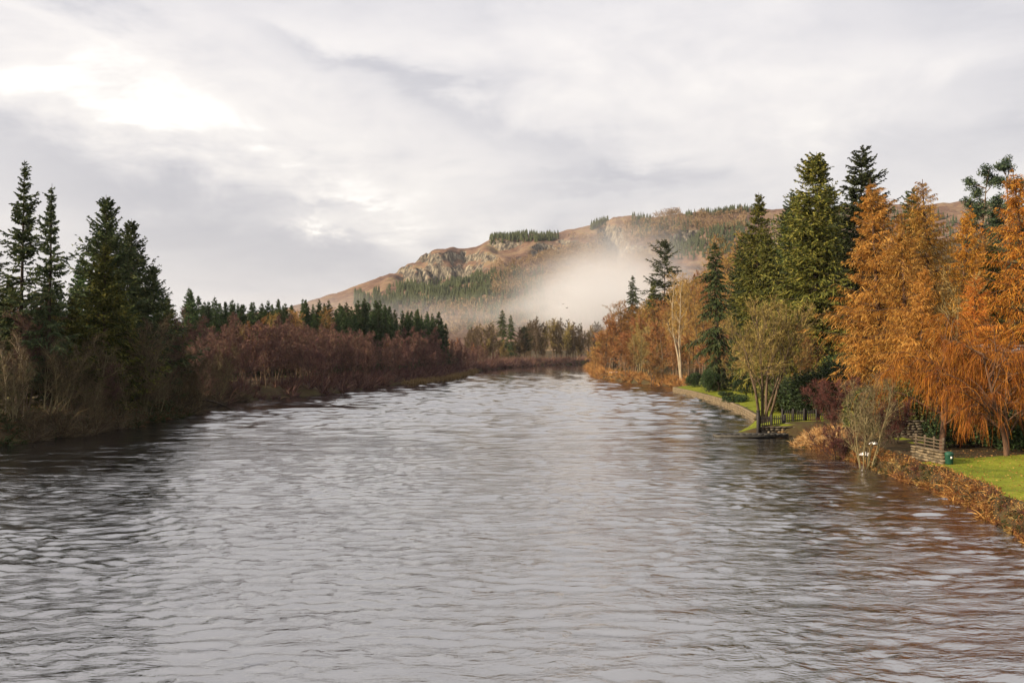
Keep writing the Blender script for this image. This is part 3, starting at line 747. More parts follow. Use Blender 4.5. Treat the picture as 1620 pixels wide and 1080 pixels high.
def put(kind, pair, h, label, px, ytop, Y, group=None, cat='tree', rz=None, wide=1.0, parts=('trunk', 'crown'), z=None):
    """stand a plant of mesh height h where photo column px meets depth Y, as tall as it shows in the photo"""
    x = at_px(px, Y); z = gz(x, Y) if z is None else z
    s = (H + (550 - ytop) / FPX * Y - z) / h
    return tree(kind, pair, label, x, Y, s * wide, rz, group, cat, z, parts, s)


SH = ('stems', 'foliage'); BS = ('stems', 'twigs')

# ---- right bank: the tall conifers and golden larches
giant_a = conifer('giant_a', 21, 30, 4.6, 520, prof_dense, -18, 30, 0.10, 0.16, 21, 0.30, 0.082, 3, 0.03, 'fir_olive', sag=0.22, flatref=0.35, rag=0.4)
giant_b = conifer('giant_b', 22, 30, 4.0, 420, prof_dense, -12, 30, 0.08, 0.14, 21, 0.30, 0.088, 3, 0.04, 'fir', sag=0.18, flatref=0.35, rag=0.4)
drooper = conifer('drooper', 23, 24, 5.8, 300, prof_cone, -2, 40, 0.16, -0.16, 22, 0.32, 0.075, 3, 0.03, 'fir', sag=0.40, gap=0.24, flatref=0.4, rag=1.3)
drooper_b = conifer('drooper_b', 24, 24, 5.4, 380, prof_cone, -14, 40, 0.15, -0.05, 18, 0.36, 0.09, 3, 0.03, 'fir_olive', sag=0.45, gap=0.12, flatref=0.4, rag=1.1)
spire = conifer('spire', 25, 30, 4.2, 400, lambda t: np.where(t > 0.80, np.clip((1.01 - t) / 0.21, .06, 1) ** 0.8 * 0.50, 0.50 + 0.5 * sstep(0.84, 0.6, t)), -12, 30, 0.08, 0.10, 19, 0.33, 0.082, 3, 0.03, 'fir_olive', sag=0.25)
larch_a = conifer('larch_a', 31, 21, 5.6, 300, prof_larch, 2, 50, 0.10, 0.05, 24, 0.36, 0.019, 4, 0.06, 'larch', 'bark_larch', sag=0.55, wob=0.10, flatref=0.1)
larch_b = conifer('larch_b', 32, 21, 5.4, 280, prof_larch, -5, 48, 0.14, 0.02, 24, 0.38, 0.019, 4, 0.06, 'larch', 'bark_larch', sag=0.65, wob=0.10, flatref=0.1)
larch_c = conifer('larch_c', 33, 21, 5.4, 250, prof_larch, 0, 48, 0.12, 0.02, 21, 0.38, 0.021, 4, 0.06, 'larch_red', 'bark_larch', sag=0.6, wob=0.11, flatref=0.1)
pine_a = pine('pine_a', 41, 22, 4.6, 30); pine_b = pine('pine_b', 42, 22, 3.6, 26)

put('conifer_tree', giant_a, 30, 'tallest olive-green conifer with a dense rounded top, left of the orange larches', 1291, 238, 118, rz=0.4, wide=1.08)
put('conifer_tree', giant_b, 30, 'dark rounded conifer top rising just right of the tallest olive conifer', 1362, 234, 127, wide=1.15)
put('conifer_tree', spire, 30, 'conifer with a slender stacked spire above broad shoulders, against the moor', 1197, 303, 152, wide=1.15)
put('conifer_tree', drooper_b, 24, 'bright olive conifer with drooping sprays in front of the spired conifer', 1222, 358, 138)
put('conifer_tree', drooper, 24, 'dark drooping conifer with ragged tiers leaning over the pale lawn', 1137, 380, 162, wide=1.05)
put('conifer_tree', giant_b, 30, 'hidden dark conifer between the spire and the tallest conifer', 1243, 324, 158, wide=0.95)
put('conifer_tree', giant_b, 30, 'small dark round-topped conifer peeping above the golden larches', 1440, 299, 135, wide=1.0)
put('conifer_tree', drooper, 24, 'dark conifer filling the gap behind the tallest conifer', 1325, 330, 132, wide=1.15)
put('larch_tree', larch_a, 21, 'tall golden larch with a thin bare tip, right of the tallest conifer', 1398, 284, 86, rz=1.0, wide=1.32)
put('larch_tree', larch_b, 21, 'golden larch with a bare brown leader, second of the two tallest larches', 1477, 280, 90, rz=2.2, wide=1.35)
put('larch_tree', larch_b, 21, 'smaller golden larch squeezed between the two tallest larches', 1434, 335, 83, rz=4.0, wide=1.3)
put('larch_tree', larch_c, 21, 'brownish larch behind the small dark pine at the right', 1512, 322, 97, rz=0.5, wide=1.25)
put('larch_tree', larch_b, 21, 'dull gold larch filling the gap left of the crooked pine', 1562, 372, 100, rz=1.5, wide=1.3)
put('larch_tree', larch_a, 21, 'low golden larch in front of the two tallest larches', 1450, 420, 80, rz=3.5, wide=1.2)
put('larch_tree', larch_c, 21, 'red-orange larch cut off by the right edge of the picture', 1632, 258, 76, rz=3.0, wide=1.35)
put('larch_tree', larch_c, 21, 'russet pointed larch above the weeping willow', 1548, 428, 71, rz=5.0, wide=1.25)
put('pine_tree', pine_a, 22, 'dark pine with upswept clumps between larches under the far ridge', 1532, 284, 112, rz=0.3)
put('pine_tree', pine_b, 22, 'crooked tall pine with clumped needles near the right edge', 1596, 257, 104, rz=2.0)
put('conifer_tree', drooper_b, 24, 'olive conifer with layered boughs below the crooked pine', 1578, 375, 92, wide=1.1)
put('conifer_tree', giant_b, 30, 'dark fir far up behind the right hand larches', 1655, 300, 140)

put('conifer_tree', drooper, 24, 'low dark conifer between the drooping conifer and the spired one', 1168, 432, 178, wide=1.1)
put('conifer_tree', giant_b, 30, 'dark conifer left behind the tallest olive conifer', 1262, 305, 146, wide=1.0)
put('conifer_tree', giant_b, 30, 'dark conifer right behind the tallest olive conifer', 1318, 292, 138, wide=1.05)
put('conifer_tree', giant_b, 30, 'dark conifer left of the spired conifer, half hidden', 1172, 372, 172, wide=1.0)
put('conifer_tree', drooper_b, 24, 'olive conifer low behind the bare tree by the fence', 1248, 440, 126, wide=1.1)

# ---- right bank: bare trees
lime = bare_tree('lime', 51, 11, 8.5, 5, 0.22, 10, 7, 6, 5, 0.020, 'bark_brown', 'twig_olive', 0.09, 0.30, 0.17, 0.70, 4.3)
upright = bare_tree('upright', 52, 6.5, 4.5, 8, 0.34, 8, 6, 5, 3, 0.012, 'bark_mossy', 'twig_brown', 0.12, 0.18, 0.055, 0.55, 1.9)
birch = bare_tree('birch', 53, 20, 6.5, 2, 0.10, 15, 7, 6, 4, 0.030, 'bark_pale', 'twig_gold', 0.10, 0.30, 0.26, 0.62, 4.2)
round_a = bare_tree('round_a', 54, 13, 9, 1, 0.3, 15, 8, 7, 5, 0.046, 'bark_brown', 'twig_gold', 0.06, 0.16, 0.2, 0.85, 5.4)
round_b = bare_tree('round_b', 55, 13, 9, 2, 0.16, 11, 8, 7, 5, 0.046, 'bark_brown', 'twig_rust', 0.07, 0.14, 0.2, 0.8, 5.0)
round_c = bare_tree('round_c', 56, 13, 9, 3, 0.2, 9, 7, 6, 5, 0.032, 'bark_mossy', 'twig_olive', 0.08, 0.15, 0.15, 0.75, 4.6)
tall_g = bare_tree('tall_g', 57, 18, 8, 2, 0.08, 15, 7, 6, 4, 0.034, 'bark_brown', 'twig_gold', 0.08, 0.22, 0.22, 0.7, 4.8)
willow = weeping('willow', 61, 10.5, 5.4, 30, 40, 'willow', 0.011, 1.5)
willow_b = weeping('willow_b', 62, 9.5, 5.0, 28, 40, 'willow', 0.011, 1.5)
plum = bare_tree('plum', 58, 4.0, 4, 9, 0.42, 7, 6, 5, 5, 0.014, 'bark_dark', 'twig_plum', 0.10, 0.12, 0.035, 0.6, 1.5)

put('bare_tree', lime, 11, 'bare spreading tree with a cluster of trunks beside the black picket fence', 1205, 474, 96.5, rz=0.9)
put('bare_tree', upright, 6.5, 'pale many-stemmed bare sapling leaning over the water before the orange willow', 1368, 586, 66.5, rz=0.2)
put('bare_tree', birch, 20, 'tall forked birch with pale bare trunks behind the far end of the lawn', 1082, 428, 203, rz=2.7)
put('willow_tree', willow, 10.5, 'weeping willow with orange hanging withies over the lawn wall', 1490, 490, 66, rz=1.2, wide=1.1)
put('willow_tree', willow_b, 9.5, 'orange weeping willow hanging over the right side of the lawn', 1592, 520, 62, rz=4.1, wide=1.1)
put('bare_shrub', plum, 4, 'dark plum-red bare shrub between the mound and the picket fence', 1330, 592, 82, cat='shrub', parts=BS, wide=1.0)
put('bare_shrub', plum, 4, 'purple bare shrub behind the pale sapling', 1415, 628, 71, cat='shrub', parts=BS, wide=1.0)
put('bare_shrub', plum, 4, 'low dark brown shrub hanging over the water beside the sapling', 1325, 672, 73, cat='shrub', parts=BS, wide=1.25)

put('bare_tree', round_b, 13, 'rusty round bare tree leaning over the water at the far right bend', 962, 500, 288, rz=0.3, wide=1.15)
put('bare_tree', round_a, 13, 'pale yellow-brown bush at the waterside in front of the mist', 940, 543, 300, wide=1.2)
put('bare_tree', round_c, 13, 'olive yellow bare tree left of the red-brown thicket on the right bank', 1012, 512, 236, wide=1.05)
put('bare_tree', round_b, 13, 'red-brown bare tree overhanging the shore left of the birch', 1048, 518, 217, wide=1.1)
put('bare_tree', round_b, 13, 'low russet bare tree at the end of the retaining wall', 1032, 560, 214, wide=1.2)
put('bare_tree', tall_g, 18, 'tall golden-brown bare tree behind the birch', 1098, 432, 222)
put('bare_tree', tall_g, 18, 'brown bare tree between the birch and the drooping conifer', 1112, 478, 196)
put('bare_tree', round_c, 13, 'olive bare tree behind the shrubs of the far lawn', 1175, 520, 150, wide=0.9)
put('bare_tree', round_c, 13, 'yellowish bare tree half hidden behind the larches', 1502, 418, 80, wide=0.8)
put('bare_tree', round_b, 13, 'brown bare tree under the tallest conifer', 1270, 520, 112, wide=0.7)
cedar = conifer('cedar', 26, 24, 6.4, 150, lambda t: np.where(t > 0.9, np.clip((1.0 - t) / 0.1, .05, 1) * 0.5, 0.5 + 0.3 * sstep(0.9, 0.5, t)), 4, 26, 0.02, 0.05, 22, 0.34, 0.085, 3, 0.15, 'fir', gap=0.36, rag=1.4, sag=0.15)
put('conifer_tree', cedar, 24, 'misty dark conifer with a wide flat top rising from the brown slope', 1050, 377, 285, wide=0.85)
put('conifer_tree', drooper, 24, 'pale conifer fading into the mist above the brown trees', 1000, 434, 345, wide=1.1)
put('conifer_tree', drooper_b, 24, 'dim conifer beside the misty flat-topped one', 1030, 440, 300, wide=0.9)

# ---- brown wood climbing the slope on the right
SL = 'brown bare tree in the mass climbing the right slope'
for k_ in range(120):
    Y = rnd.uniform(205, 420); off = rnd.uniform(6, 110) * (Y / 300)
    x = float(XR(Y)) + off
    pxx = 810 + FPX * x / Y
    if pxx > 1330 or pxx < 935: continue
    pr, hh = rnd.choice([(round_a, 13), (round_b, 13), (tall_g, 18), (round_a, 13), (round_c, 13)])
    SL = 'brown bare tree on the right slope, ' + ('low beside the bend' if pxx < 1030 else ('below the misty flat-topped conifer' if pxx < 1100 else 'behind the drooping conifers'))
    tree('bare_tree', pr, SL, x, Y, rnd.uniform(0.85, 1.25) * (1.0 if hh == 13 else 0.85), None, 'brown trees on the right slope', 'tree')
for px_, yt, Y in ((960, 545, 262), (985, 530, 258), (975, 512, 305), (1000, 520, 285), (1020, 500, 300), (992, 548, 240), (1075, 540, 210), (1064, 480, 250), (1095, 500, 214), (1120, 520, 190), (1130, 545, 176)):
    put('bare_tree', rnd.choice([round_a, round_b, round_b]), 13, 'bare russet tree in the waterside thicket left of the birch', px_, yt, Y, 'waterside thicket on the right', wide=1.15)
for px_, yt, Y in ((945, 530, 310), (958, 512, 318), (972, 500, 322), (988, 485, 326), (1003, 476, 318), (1018, 468, 322), (1034, 458, 318), (1062, 442, 308), (1076, 432, 300), (1090, 424, 296), (1106, 428, 284), (1120, 412, 300), (1140, 402, 310), (1160, 396, 312),
                    (1180, 392, 318), (1150, 425, 270), (1100, 455, 250), (1170, 440, 250), (1128, 455, 240), (1085, 470, 240), (1050, 475, 262), (1020, 495, 270), (1160, 470, 215), (1070, 500, 226), (1110, 500, 208), (1205, 400, 300), (1232, 410, 290)):
    put('bare_tree', rnd.choice([round_a, round_b, tall_g, round_a]), 13.5, 'golden-brown bare tree on the crest of the right slope, ' + ('left of the birch' if px_ < 1082 else 'right of the birch'), px_, yt, Y, 'brown trees on the slope crest', wide=1.1)
# behind the larches: dim woodland
for k_ in range(26):
    Y = rnd.uniform(105, 175); x = rnd.uniform(46, 95)
    pr, hh = rnd.choice([(round_a, 13), (tall_g, 18), (round_c, 13)])
    tree('bare_tree', pr, 'brown bare tree behind the larches at the right', x, Y, rnd.uniform(0.8, 1.1), None, 'woodland behind the larches', 'tree')

# ---- right bank: evergreens and low shrubs
ev_a = shrub('ev_a', 71, 4, 2.6, 18, 620); ev_b = shrub('ev_b', 72, 3, 2.6, 14, 560, 'holly'); ev_c = shrub('ev_c', 73, 1.2, 1.6, 10, 320, 'evergreen', 0.09)
ev_d = shrub('ev_d', 74, 6, 2.8, 22, 620)
for kind, pr, hh, lab, px_, yt, Y, wd in (
        ('evergreen_shrub', ev_d, 6, 'big black-green yew right of the picket fence', 1312, 558, 98, 1.1),
        ('evergreen_shrub', ev_a, 4, 'dark yew mass behind the fence gate', 1285, 580, 104, 1.2),
        ('evergreen_shrub', ev_b, 3, 'olive holly bush on the lawn right of the bare tree', 1250, 592, 108, 1.15),
        ('evergreen_shrub', ev_a, 4, 'low dark laurel on the lawn behind the fence', 1262, 618, 112, 0.9),
        ('evergreen_shrub', ev_b, 3, 'brown-green bush left of the yews behind the fence', 1232, 600, 122, 1.0),
        ('evergreen_shrub', ev_d, 6, 'dark rounded yew standing on the far lawn', 1122, 578, 158, 0.72),
        ('evergreen_shrub', ev_c, 1.2, 'low clipped dark bush on the lawn behind the bare trunks', 1163, 622, 131, 1.5),
        ('evergreen_shrub', ev_c, 1.2, 'small dark bush at the lawn edge below the round yew', 1148, 617, 146, 1.3),
        ('evergreen_shrub', ev_a, 4, 'dark evergreen beneath the drooping conifer', 1100, 586, 178, 1.0),
        ('evergreen_shrub', ev_b, 3, 'bright green bush by the snow patch on the far right shore', 982, 581, 268, 1.1),
        ('evergreen_shrub', ev_a, 4, 'dark laurel under the golden larches', 1395, 600, 84, 1.1),
        ('evergreen_shrub', ev_a, 4, 'dark bush beneath the orange willow', 1515, 640, 68, 1.2),
        ('evergreen_shrub', ev_a, 4, 'dark bush under the willow near the right edge', 1580, 632, 66, 1.2),
        ('evergreen_shrub', ev_b, 3, 'yellow-green bush beside the grey garden wall', 1405, 592, 78, 0.8),
        ('evergreen_shrub', ev_a, 4, 'dark bush in shadow at the right edge of the lawn', 1640, 640, 64, 1.2),
        ('evergreen_shrub', ev_d, 6, 'black-green yew below the tallest conifer', 1340, 545, 110, 1.0),
        ('evergreen_shrub', ev_d, 6, 'dark yew hidden behind the bare tree by the lawn', 1205, 560, 165, 1.2),
        ('evergreen_shrub', ev_a, 4, 'dark yew at the back of the far lawn', 1180, 590, 150, 1.0)):
    put(kind, pr, hh, lab, px_, yt, Y, None, 'shrub', None, wd, SH)

# ---- left bank: firs in front of the sky
fir_a = conifer('fir_a', 81, 25, 5.4, 250, prof_open, -6, 42, 0.07, 0.10, 20, 0.34, 0.085, 3, 0.10, 'fir', gap=0.10, sag=0.25, flatref=0.3)
fir_b = conifer('fir_b', 82, 25, 4.8, 250, prof_open, -16, 40, 0.08, 0.12, 20, 0.34, 0.085, 3, 0.08, 'fir_deep', gap=0.10, sag=0.28, flatref=0.3)
fir_c = conifer('fir_c', 83, 24, 8.4, 330, prof_cone, -4, 44, 0.05, 0.14, 21, 0.32, 0.088, 3, 0.04, 'fir', gap=0.06, sag=0.22, flatref=0.3)
fir_d = conifer('fir_d', 84, 16, 5.0, 280, prof_cone, -4, 40, 0.06, 0.10, 18, 0.34, 0.085, 3, 0.03, 'fir_olive', sag=0.3, flatref=0.3)
put('fir_tree', fir_a, 25, 'tallest open fir with a see-through crown at the left edge', 28, 250, 98, rz=0.5)
put('fir_tree', fir_b, 25, 'narrow dark fir with short tiers, second from the left edge', 77, 290, 95, rz=2.0, wide=1.0)
put('fir_tree', fir_c, 24, 'broad pyramid fir standing alone against the sky on the left', 170, 308, 112, rz=1.1)
put('fir_tree', fir_c, 24, 'dark fir forming the right shoulder of the broad pyramid fir', 205, 345, 118, rz=4.0, wide=1.0)
put('fir_tree', fir_c, 24, 'short dark fir at the right foot of the broad pyramid fir', 240, 418, 122, rz=2.8, wide=1.15)
put('fir_tree', fir_d, 16, 'olive-lit young fir in front of the broad pyramid fir', 166, 385, 104, rz=0.2, wide=1.15)
put('fir_tree', fir_a, 25, 'fir partly cut off by the left edge of the picture', -12, 300, 100, rz=3.3)
put('fir_tree', fir_d, 16, 'low green fir between the narrow fir and the pyramid fir', 112, 470, 100, wide=1.2)
put('fir_tree', fir_d, 16, 'green fir skirt below the broad pyramid fir', 190, 455, 108, wide=1.2)
put('fir_tree', fir_d, 16, 'dark young fir low at the left edge', 20, 440, 102, wide=1.2)
put('fir_tree', fir_d, 16, 'young fir at the right end of the left fir group', 262, 470, 128, wide=1.2)
put('fir_tree', fir_d, 16, 'young fir under the narrow dark fir', 70, 450, 104, wide=1.2)

# ---- left bank: bare scrub by the water
scrub_a = bare_tree('scrub_a', 91, 9, 7, 4, 0.26, 9, 7, 6, 5, 0.020, 'bark_mossy', 'twig_brown', 0.07, 0.18, 0.10, 0.75, 3.4)
scrub_b = bare_tree('scrub_b', 92, 9, 7, 6, 0.36, 8, 6, 6, 5, 0.019, 'bark_mossy', 'twig_brown', 0.06, 0.16, 0.08, 0.7, 3.0)
scrub_c = bare_tree('scrub_c', 93, 9, 6, 3, 0.16, 11, 7, 6, 5, 0.020, 'bark_brown', 'twig_red', 0.08, 0.2, 0.10, 0.65, 3.0)
slim = bare_tree('slim', 94, 12, 4.5, 1, 0.15, 16, 6, 6, 5, 0.020, 'bark_pale', 'twig_brown', 0.10, 0.25, 0.11, 0.6, 2.5)
SCR = [(8, 500, 90, slim, 12, 'slender pale-stemmed tree at the left edge'), (40, 490, 94, scrub_c, 9, 'reddish bare tree in front of the tallest open fir'),
       (36, 515, 88, slim, 12, 'slender bare tree beside the left edge stems'), (72, 530, 92, scrub_a, 9, 'bare grey-brown tree below the narrow dark fir'),
       (98, 545, 93, scrub_b, 9, 'forked mossy bare tree above the green brambles'), (140, 560, 98, scrub_a, 9, 'tangled bare tree below the olive-lit fir'),
       (175, 575, 101, scrub_c, 9, 'low brown bare tree at the water below the pyramid fir'), (222, 500, 108, scrub_b, 9, 'branching pale bare tree below the right shoulder of the pyramid fir'),
       (205, 560, 104, scrub_a, 9, 'dense bare tree left of the branching pale one'), (262, 520, 118, scrub_c, 9, 'red-brown bare tree at the end of the fir group'),
       (290, 530, 122, scrub_b, 9, 'mossy bare tree right of the fir group'), (250, 570, 112, scrub_a, 9, 'bare tree dipping its branches into the river'),
       (312, 560, 124, scrub_a, 9, 'bare tree on the point of the left bank'), (330, 545, 134, scrub_c, 9, 'purple-brown bare tree behind the point'),
       (296, 500, 140, scrub_c, 9, 'tall reddish bare tree before the plantation'), (120, 520, 106, scrub_c, 9, 'reddish bare tree between the firs'), (60, 470, 106, slim, 12, 'slender tree between the two open firs'),
       (348, 560, 142, scrub_b, 9, 'olive bare tree where the thicket begins'), (20, 560, 86, scrub_b, 9, 'low olive scrub at the left edge shore'), (235, 600, 108, scrub_b, 9, 'low olive scrub at the shore under the pyramid fir'),
       (150, 600, 96, scrub_b, 9, 'low sprawling scrub above the shore brambles')]
for px_, yt, Y, pr, hh, lab in SCR:
    put('bare_tree', pr, hh, lab, px_, yt, Y)
for k_ in range(14):       # bare trees further back that close the gaps between the named ones
    Y = rnd.uniform(96, 150); x = float(XL(Y)) - rnd.uniform(3, 9)
    tree('bare_tree', rnd.choice([scrub_a, scrub_c]), 'grey-brown bare tree in the second row, ' + ('under the firs' if Y < 122 else 'right of the firs') + ' on the left bank', x, Y, rnd.uniform(0.7, 0.95), None, 'second row of left bank trees')
SPB = [conifer('spruce%d' % i_, 120 + i_, 18, 4.3, 260, prof_cone, -10, 40, 0.06, 0.12, 16, 0.36, 0.11, 2, 0.03, 'spruce', sag=0.2) for i_ in range(3)]
# unseen firs added left of the picture to shade the bank scrub
for x, Y, s_ in ((-60, 75, 0.95), (-66, 84, 0.9), (-55, 66, 0.9), (-72, 95, 0.85), (-64, 66, 0.9)):
    tree('fir_tree', fir_c, 'unseen fir added beyond the left edge to shade the bank', x, Y, s_, None, 'shading firs added beyond the left edge')

for x, Y in ((-62, 118), (-70, 128), (-58, 134), (-78, 140), (-64, 146), (-72, 156), (-60, 160), (-84, 150), (-68, 172), (-80, 176), (-58, 178), (-90, 165), (-74, 190), (-62, 194)):  # extra spruces, made up to keep the sun off the alder thicket
    tree('spruce_tree', SPB[int(x) % 3], 'dark spruce added behind the left firs to shade the thicket', x, Y, rnd.uniform(0.9, 1.1), None, 'shading spruces added behind the left firs')

# ---- left bank: purple-brown alder thicket and the plantation behind it
ald = [bare_tree('alder%d' % i_, 100 + i_, 12, 7, 1 + i_ % 3, 0.14, 13 - 2 * (i_ % 3), 7, 7, 5, 0.036, 'bark_brown', tw_, 0.09, 0.16, 0.13, 0.6, 3.7)
       for i_, tw_ in enumerate(('twig_red', 'twig_red', 'twig_red', 'twig_rust'))]
AL = 'purple-brown bare alder in the thicket along the left bank'
k_ = 0
for Y in np.concatenate([np.arange(146, 210, 4.2), np.arange(210, 345, 7.0), np.arange(345, 400, 10)]):
    for row in range(3):
        off = 2.0 + row * 5.0 + rnd.uniform(-1.2, 1.2); YY = float(Y) + rnd.uniform(-2, 2)
        x = float(XL(YY)) - off
        px_ = 810 + FPX * x / YY
        yt = np.interp(px_, [290, 340, 400, 440, 500, 560, 620, 660, 720, 760, 830], [540, 520, 506, 508, 522, 526, 532, 520, 540, 548, 548]) + rnd.uniform(-6, 8) + (2 - row) * 3
        zt = H + (550 - yt) / FPX * YY
        hgt_ = max(zt - gz(x, YY), 6.0)
        AL = '%s purple-brown bare alder at the %s of the left bank thicket' % (('waterside', 'middle-row', 'back-row')[row], 'near end' if px_ < 440 else ('middle' if px_ < 600 else 'far end'))
        tree('alder_tree', ald[3] if (row == 2 and rnd.random() < 0.3) else ald[k_ % 3], AL, x, YY, hgt_ / 11, None, 'alders of the left bank thicket'); k_ += 1
put('bare_tree', birch, 20, 'sunlit pale birch standing out of the purple thicket on the left', 375, 512, 165, wide=1.0)
spr = SPB
SPR = [(300, 476), (313, 470), (327, 474), (341, 472), (354, 474), (366, 470), (380, 477), (393, 474), (407, 478), (420, 474), (434, 472), (447, 474), (461, 478), (476, 470), (488, 478), (500, 473), (512, 480), (527, 473),
       (540, 476), (552, 482), (566, 471), (576, 474), (588, 472), (598, 474), (610, 480), (622, 487), (634, 490), (644, 486), (655, 490), (666, 492), (676, 488), (686, 494), (695, 500)]
for j, (px_, yt) in enumerate(SPR):
    for r_ in range(3):
        p2 = px_ + rnd.uniform(-6, 6) + r_ * 5 - (r_ == 2) * 3; Y = np.interp(p2, [300, 500, 600, 695], [205, 235, 262, 300]) + (0, 14, -9)[r_]
        put('spruce_tree', spr[(j + r_) % 3], 18, 'dark spruce of the %s row, %s of the plantation behind the purple thicket' % (('tall front', 'back', 'low front')[r_], 'left third' if px_ < 430 else ('middle third' if px_ < 560 else 'right third')), p2, yt + (0, 5, 14)[r_] + rnd.uniform(-5, 4), Y, 'spruces of the left plantation', wide=rnd.uniform(0.9, 1.35))
for px_, yt, Y in ((515, 483, 225), (470, 486, 215), (430, 492, 210)):
    put('bare_tree', tall_g, 18, 'pale bare tree among the plantation spruces', px_, yt, Y, 'bare trees among the spruces')

# ---- far bank across the bend
FB = [(745, 520), (758, 515), (770, 525), (778, 512), (822, 520), (838, 512), (850, 508), (862, 506), (874, 505), (886, 506), (898, 508), (908, 512), (918, 514), (930, 514), (770, 535), (790, 540), (812, 540), (832, 538), (856, 536), (880, 534), (902, 536), (920, 538), (945, 512)]
far_d = bare_tree('far_d', 131, 15, 9, 2, 0.12, 12, 7, 7, 5, 0.055, 'bark_brown', 'twig_brown', 0.07, 0.16, 0.2, 0.75, 5.0)
far_g = bare_tree('far_g', 132, 15, 9, 1, 0.12, 15, 7, 6, 4, 0.055, 'bark_brown', 'twig_olive', 0.07, 0.16, 0.2, 0.75, 5.0)
for px_, yt in FB + [(p_ + rnd.uniform(-6, 6), y_ + rnd.uniform(-4, 10)) for p_, y_ in FB]:
    Y = np.interp(px_, [740, 800, 850, 930, 960], [395, 440, 490, 520, 540]) + rnd.uniform(0, 22)
    put('bare_tree', rnd.choice([far_d, far_d, far_g]), 15, 'hazy brown bare tree on the far bank, ' + ('left of its conifers' if px_ < 795 else ('right of its conifers' if px_ < 870 else 'nearest the mist')), px_, yt, Y, 'trees of the far bank')
put('conifer_tree', drooper, 24, 'tall hazy conifer on the far bank at the foot of the hill', 797, 489, 452, wide=1.2)
put('conifer_tree', drooper, 24, 'second hazy conifer close beside the tall one on the far bank', 808, 497, 462, wide=1.1)
put('conifer_tree', cedar, 24, 'flat-topped hazy pine-like conifer right of the far bank pair', 830, 516, 468, wide=1.3)
put('bare_tree', round_c, 13, 'round yellowish tree below the far bank conifers', 800, 545, 428, wide=1.0)

# ---- woods on the hill (far masses)
def mini_con(rng):
    V = []; F = []
    for t_ in range(5):
        z0 = 0.08 + t_ * 0.18; rr_ = 0.20 * (1 - t_ * 0.17)
        a = np.arange(5) * 1.2566 + rng.random() * 6
        b = len(V)
        V.append((0, 0, z0 + 0.30)); V += [(math.cos(q_) * rr_ * (0.7 + 0.6 * rng.random()), math.sin(q_) * rr_ * (0.7 + 0.6 * rng.random()), z0 - 0.05 * rng.random()) for q_ in a]
        F += [(b, b + 1 + j, b + 1 + (j + 1) % 5) for j in range(5)]
    return np.array(V), np.array(F)


def mini_dec(rng):
    A = blob(rng, (0, 0, 0.58), (0.36, 0.36, 0.40), 32, 0.6)
    d = nrm(A - [0, 0, 0.1] + rng.normal(size=A.shape) * 0.2); w_ = nrm(np.cross(d, rng.normal(size=d.shape))) * 0.035
    V = np.concatenate([np.stack([A - w_, A + w_, A + d * 0.22], 1).reshape(-1, 3), [(-0.02, 0, -0.1), (0.02, 0, -0.1), (0, 0.01, 0.7)]])
    return V, np.arange(len(V)).reshape(-1, 3)


def hill_wood(name, label, fn, polys, hgt_, mat_, seed, cat='wood'):
    rng = np.random.default_rng(seed)
    X = rng.uniform(-330, 760, 160000); Y = rng.uniform(860, 1530, 160000); Z = hill_z(X, Y)
    px_ = 810 + FPX * X / Y; py_ = 550 - FPX * (Z - H) / Y
    wob = (fbm(px_ * 0.03, py_ * 0.03) - 0.47) * 40
    idx = []
    for (x0, x1, ya0, ya1, yb0, yb1, n_) in polys:       # a band between two slanting edges
        t_ = (px_ - x0) / (x1 - x0); tall = yb0 - ya0 > 20
        keep = (t_ > 0) & (t_ < 1) & (py_ + wob * (0.6 if tall else 0.22) > ya0 + (ya1 - ya0) * t_) & (py_ + wob * (0.4 if tall else 0.3) < yb0 + (yb1 - yb0) * t_)
        idx.append(np.nonzero(keep)[0][:int(n_ * 1.35)])
    idx = np.unique(np.concatenate(idx))
    vars_ = [fn(rng) for _ in range(5)]
    parts = []
    for v_ in range(5):
        ii = idx[v_::5]
        if not len(ii): continue
        V0, F0 = vars_[v_]
        s_ = hgt_ * rng.uniform(0.65, 1.2, len(ii)); a = rng.uniform(0, 6.28, len(ii)); w_ = s_ * rng.uniform(0.85, 1.25, len(ii))
        V = np.empty((len(ii), len(V0), 3))
        V[..., 0] = X[ii, None] + w_[:, None] * (np.cos(a)[:, None] * V0[:, 0] - np.sin(a)[:, None] * V0[:, 1])
        V[..., 1] = Y[ii, None] + w_[:, None] * (np.sin(a)[:, None] * V0[:, 0] + np.cos(a)[:, None] * V0[:, 1])
        V[..., 2] = Z[ii, None] + s_[:, None] * V0[:, 2]
        F = (F0[None] + (np.arange(len(ii)) * len(V0))[:, None, None]).reshape(-1, 3)
        parts.append((V.reshape(-1, 3), F, 0))
    tag(obj(name, mesh(name, parts, mat_)), label, cat, None, 'stuff')


